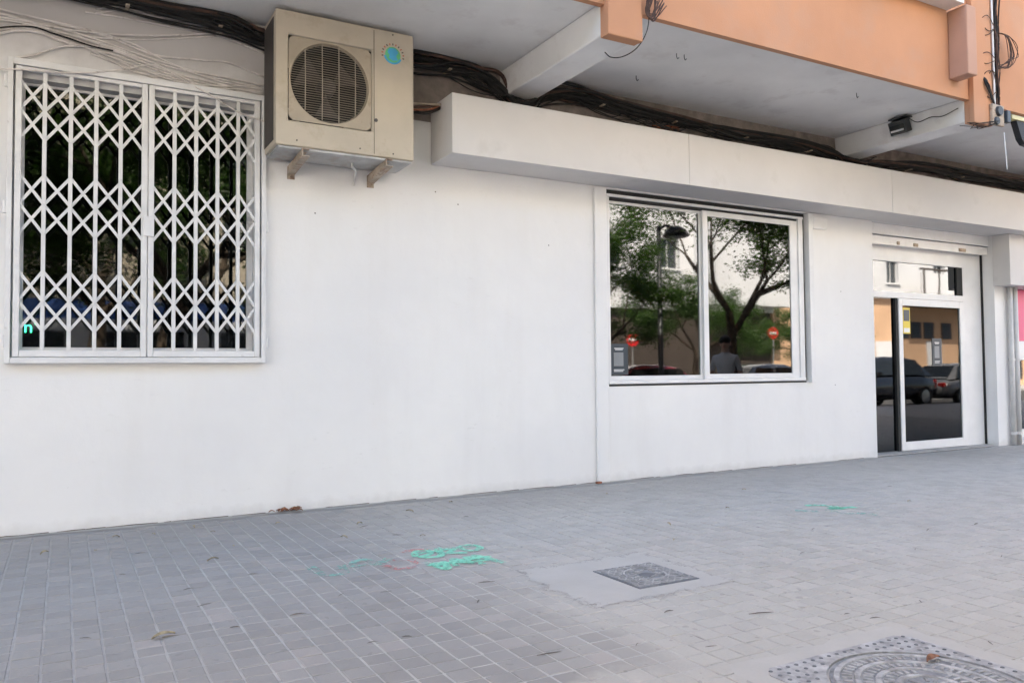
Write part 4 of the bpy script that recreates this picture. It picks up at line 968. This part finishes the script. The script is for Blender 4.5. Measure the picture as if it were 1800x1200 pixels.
# ---- cars
def car_proto():
    o = empty('parked_car')
    # side profile stations: x, half width, z low, z belt
    st_ = [(-2.1, .62, .42, .60), (-2.05, .74, .30, .74), (-1.8, .82, .24, .90), (-1.2, .86, .22, .95), (-.4, .87, .22, .95), (.5, .87, .22, .94), (1.0, .86, .22, .90), (1.5, .84, .24, .84), (1.95, .76, .30, .70), (2.1, .60, .42, .56)]
    b = MB(); n = 12; vs_ = []
    for x, w_, zl, zh in st_:
        for k in range(n):
            t = 2*math.pi*k/n; ca, sa = math.cos(t), math.sin(t); e = .42
            vs_.append((x, w_*math.copysign(abs(ca)**e, ca), (zl+zh)/2+(zh-zl)/2*math.copysign(abs(sa)**e, sa)))
    fs_ = [(i*n+k, i*n+(k+1) % n, (i+1)*n+(k+1) % n, (i+1)*n+k) for i in range(len(st_)-1) for k in range(n)]+[tuple(range(n)), tuple((len(st_)-1)*n+k for k in reversed(range(n)))]
    body = b.add(vs_, fs_).build('body', 'paint_grey', o, smooth=True)
    # greenhouse: roof loft
    rs = [(-1.75, .70, .90, .93), (-1.15, .62, .93, 1.38), (-.6, .60, .93, 1.46), (.1, .60, .93, 1.45), (.45, .62, .92, 1.36), (1.15, .72, .86, .90)]
    b = MB(); vs_ = []
    for x, w_, zl, zh in rs: vs_ += [(x, -.76, zl), (x, -w_, zh-.04), (x, -w_+.12, zh), (x, w_-.12, zh), (x, w_, zh-.04), (x, .76, zl)]
    fs_ = [(i*6+k, i*6+k+1, (i+1)*6+k+1, (i+1)*6+k) for i in range(len(rs)-1) for k in range(5)]
    b.add(vs_, fs_).build('roof', 'paint_grey', o, smooth=True)
    def q(name, pts): MB().add(pts, [tuple(range(len(pts)))]).build(name, 'carglass', o)
    q('windscreen', [(1.13, -.66, .905), (1.13, .66, .905), (.49, .55, 1.36), (.49, -.55, 1.36)]); q('rear_window', [(-1.72, -.62, .95), (-1.72, .62, .95), (-1.2, .55, 1.37), (-1.2, -.55, 1.37)])
    for s_ in (-1, 1):
        for a, c2, ta, tb in ((-1.45, -.45, -1.15, -.5), (-.4, .98, -.44, .42)): q('side_window', [(a, s_*.768, .95), (c2, s_*.768, .93 if c2 < .5 else .91), (tb, s_*.645, 1.34), (ta, s_*.645, 1.36)])
        for x in (-1.3, 1.3):
            w_ = MB().lathe([(.20, -.10), (.29, -.10), (.31, -.06), (.31, .06), (.29, .10), (.20, .10)], 20, (x, s_*.78, .31), 'y').build('wheel', 'tyre', o, smooth=True)
            MB().lathe([(0, -.105), (.12, -.10), (.20, -.09), (.20, .09), (.12, .10), (0, .105)], 20, (x, s_*.78, .31), 'y').build('rim', 'rim', w_)
        MB().obox((1.98, s_*.58, .63), (.10, -.03*s_, 0), (.02*s_, .13, 0), (0, 0, .06)).build('headlight', 'lampglass', o, bevel=.02)
        MB().obox((-2.02, s_*.60, .72), (.06, .02*s_, 0), (-.02*s_, .12, 0), (0, 0, .07)).build('tail_light', 'tail', o, bevel=.02)
        MB().obox((.82, s_*.95, .98), (.05, 0, 0), (0, .08, 0), (0, 0, .055)).build('mirror', 'paint_grey', o, bevel=.02)
    return o
CARS = [(-4.0, 'paint_silver', 'silver'), (.8, 'paint_white', 'white'), (6.2, 'paint_blue', 'blue'), (13.2, 'paint_red', 'dark red'), (18.2, 'paint_grey', 'dark grey'), (23.3, 'paint_black', 'black'), (28.2, 'paint_grey', 'charcoal grey'), (37.0, 'paint_white', 'white')]
WHERE = ['leftmost of the row along the near kerb', 'mirrored low in the grilled window', 'parked between the two mirrored windows', 'mirrored in the left sash below the lamp', 'mirrored in the right sash by the sign', 'mirrored in the glass door', 'mirrored at the right of the glass door', 'across the road mirrored in the fixed door pane']
proto = car_proto()
for i, (x, pm, cn) in enumerate(CARS):
    o = proto if i == 0 else copy_tree(proto)
    o.location = (x, -9.95 if i < 7 else -16.3, -.13); o.rotation_euler = (0, 0, math.pi if i % 2 else 0); o.scale = (1.12, 1.1, 1.16) if i == 5 else (1, 1, 1); tag(o, f'{cn} parked car {WHERE[i]}', 'car', 'cars parked along the kerb')
    for ch in o.children:
        if ch.name.split('.')[0] in ('body', 'roof', 'mirror'):
            if i: ch.data = ch.data.copy()
for i, o in enumerate([q for q in col.objects if q.name.startswith('parked_car')]):
    x = o.location.x; pm = min(CARS, key=lambda c_: abs(c_[0]-x))[1]
    for ch in o.children:
        if ch.name.split('.')[0] in ('body', 'roof', 'mirror'): ch.data.materials[0] = M[pm]

# ---- person on the pavement, mirrored in the right sash
def person(loc, rz):
    root = empty('person', loc, rz); tag(root, 'person in grey short-sleeved shirt and dark trousers standing on the pavement', 'person')
    V = []; E = []; RR = []
    def v(p, r): V.append(p); RR.append(r); return len(V)-1
    def chain(start, pts):
        a = start
        for p, r in pts:
            b_ = v(p, r); E.append((a, b_)); a = b_
        return a
    pel = v((0, 0, .94), (.155, .12))
    chest = chain(pel, [((0, .0, 1.08), (.145, .105)), ((0, .01, 1.22), (.165, .115)), ((0, 0, 1.36), (.165, .105))])
    neck = chain(chest, [((0, .0, 1.455), (.075, .075)), ((0, .01, 1.51), (.055, .058)), ((0, .03, 1.575), (.062, .075)), ((0, .025, 1.645), (.074, .092)), ((0, .01, 1.70), (.06, .075))])
    for s_ in (-1, 1):
        hp = chain(pel, [((s_*.095, 0, .86), (.088, .092)), ((s_*.11, .02, .66), (.072, .075)), ((s_*.11, .03, .50), (.055, .058)), ((s_*.115, -.01, .30), (.05, .052)), ((s_*.12, -.03, .10), (.036, .042)), ((s_*.125, .02, .045), (.042, .04)), ((s_*.135, .13, .03), (.04, .026))])
        wr = chain(chest, [((s_*.175, 0, 1.385), (.066, .062)), ((s_*.215, -.01, 1.27), (.052, .052)), ((s_*.245, -.02, 1.10), (.042, .042)), ((s_*.255, .04, .95), (.036, .036)), ((s_*.255, .09, .85), (.026, .030)), ((s_*.253, .105, .80), (.020, .038))])
        for j, (dy, L) in enumerate(((-.028, .075), (-.009, .085), (.010, .082), (.028, .065))):
            chain(wr, [((s_*.252, .105+dy, .765), (.0095, .0095)), ((s_*.246, .108+dy, .765-L*.55), (.0085, .0085)), ((s_*.235, .108+dy, .765-L), (.0075, .0075))])
        chain(wr-1 if False else wr, [((s_*.235, .148, .79), (.011, .011)), ((s_*.225, .162, .755), (.009, .009))])
    me = bpy.data.meshes.new('body'); me.from_pydata(V, E, [])
    o = bpy.data.objects.new('body', me); col.objects.link(o)
    sk = o.modifiers.new('skin', 'SKIN'); sk.use_smooth_shade = True
    for i, q in enumerate(me.skin_vertices[0].data): q.radius = RR[i] if isinstance(RR[i], tuple) else (RR[i],)*2
    me.skin_vertices[0].data[0].use_root = True
    ss = o.modifiers.new('sub', 'SUBSURF'); ss.levels = ss.render_levels = 2
    bpy.context.view_layer.update()
    m2 = bpy.data.meshes.new_from_object(o.evaluated_get(bpy.context.evaluated_depsgraph_get())); bpy.data.objects.remove(o)
    m2.materials.clear()
    for k in ('skin', 'shirt', 'trouser', 'shoe'): m2.materials.append(M[k])
    for p in m2.polygons:
        c_ = p.center; arm = abs(c_.x) > .20 and c_.z < 1.45
        if c_.z > 1.47: i = 0
        elif c_.z > .95 and not (arm and c_.z < 1.17): i = 1
        elif abs(c_.x) > .19 and c_.z > .60: i = 0
        elif c_.z > .075: i = 2
        else: i = 3
        p.material_index = i; p.use_smooth = True
    o = bpy.data.objects.new('body', m2); col.objects.link(o); o.parent = root
    h_ = MB()
    prof = []
    for i in range(9):
        t = math.pi*i/8*.62; prof.append((.094*math.sin(t)*1.02, .105*math.cos(t)))
    h_.lathe(prof, 20, (0, .002, 1.665)); hr = h_.build('hair', 'hair', root, smooth=True); hr.scale = (.92, 1.08, 1)
    MB().obox((0, .128, 1.605), (.012, 0, 0), (0, .016, -.006), (0, .004, .022)).build('nose', 'skin', root, bevel=.008)
    for s_ in (-1, 1):
        MB().lathe([(0, -.012), (.009, -.008), (.012, 0), (.009, .008), (0, .012)], 10, (s_*.032, .108, 1.63)).build('eye', 'hair', root, smooth=True)
        MB().obox((s_*.083, .01, 1.615), (.008, 0, 0), (0, .018, 0), (0, .004, .032)).build('ear', 'skin', root, bevel=.007)
    MB().obox((0, .115, 1.56), (.024, 0, 0), (0, .006, 0), (0, 0, .006)).build('mouth', 'redink', root, bevel=.003)
    return root
person((9.70, -2.9, .0), R(60))
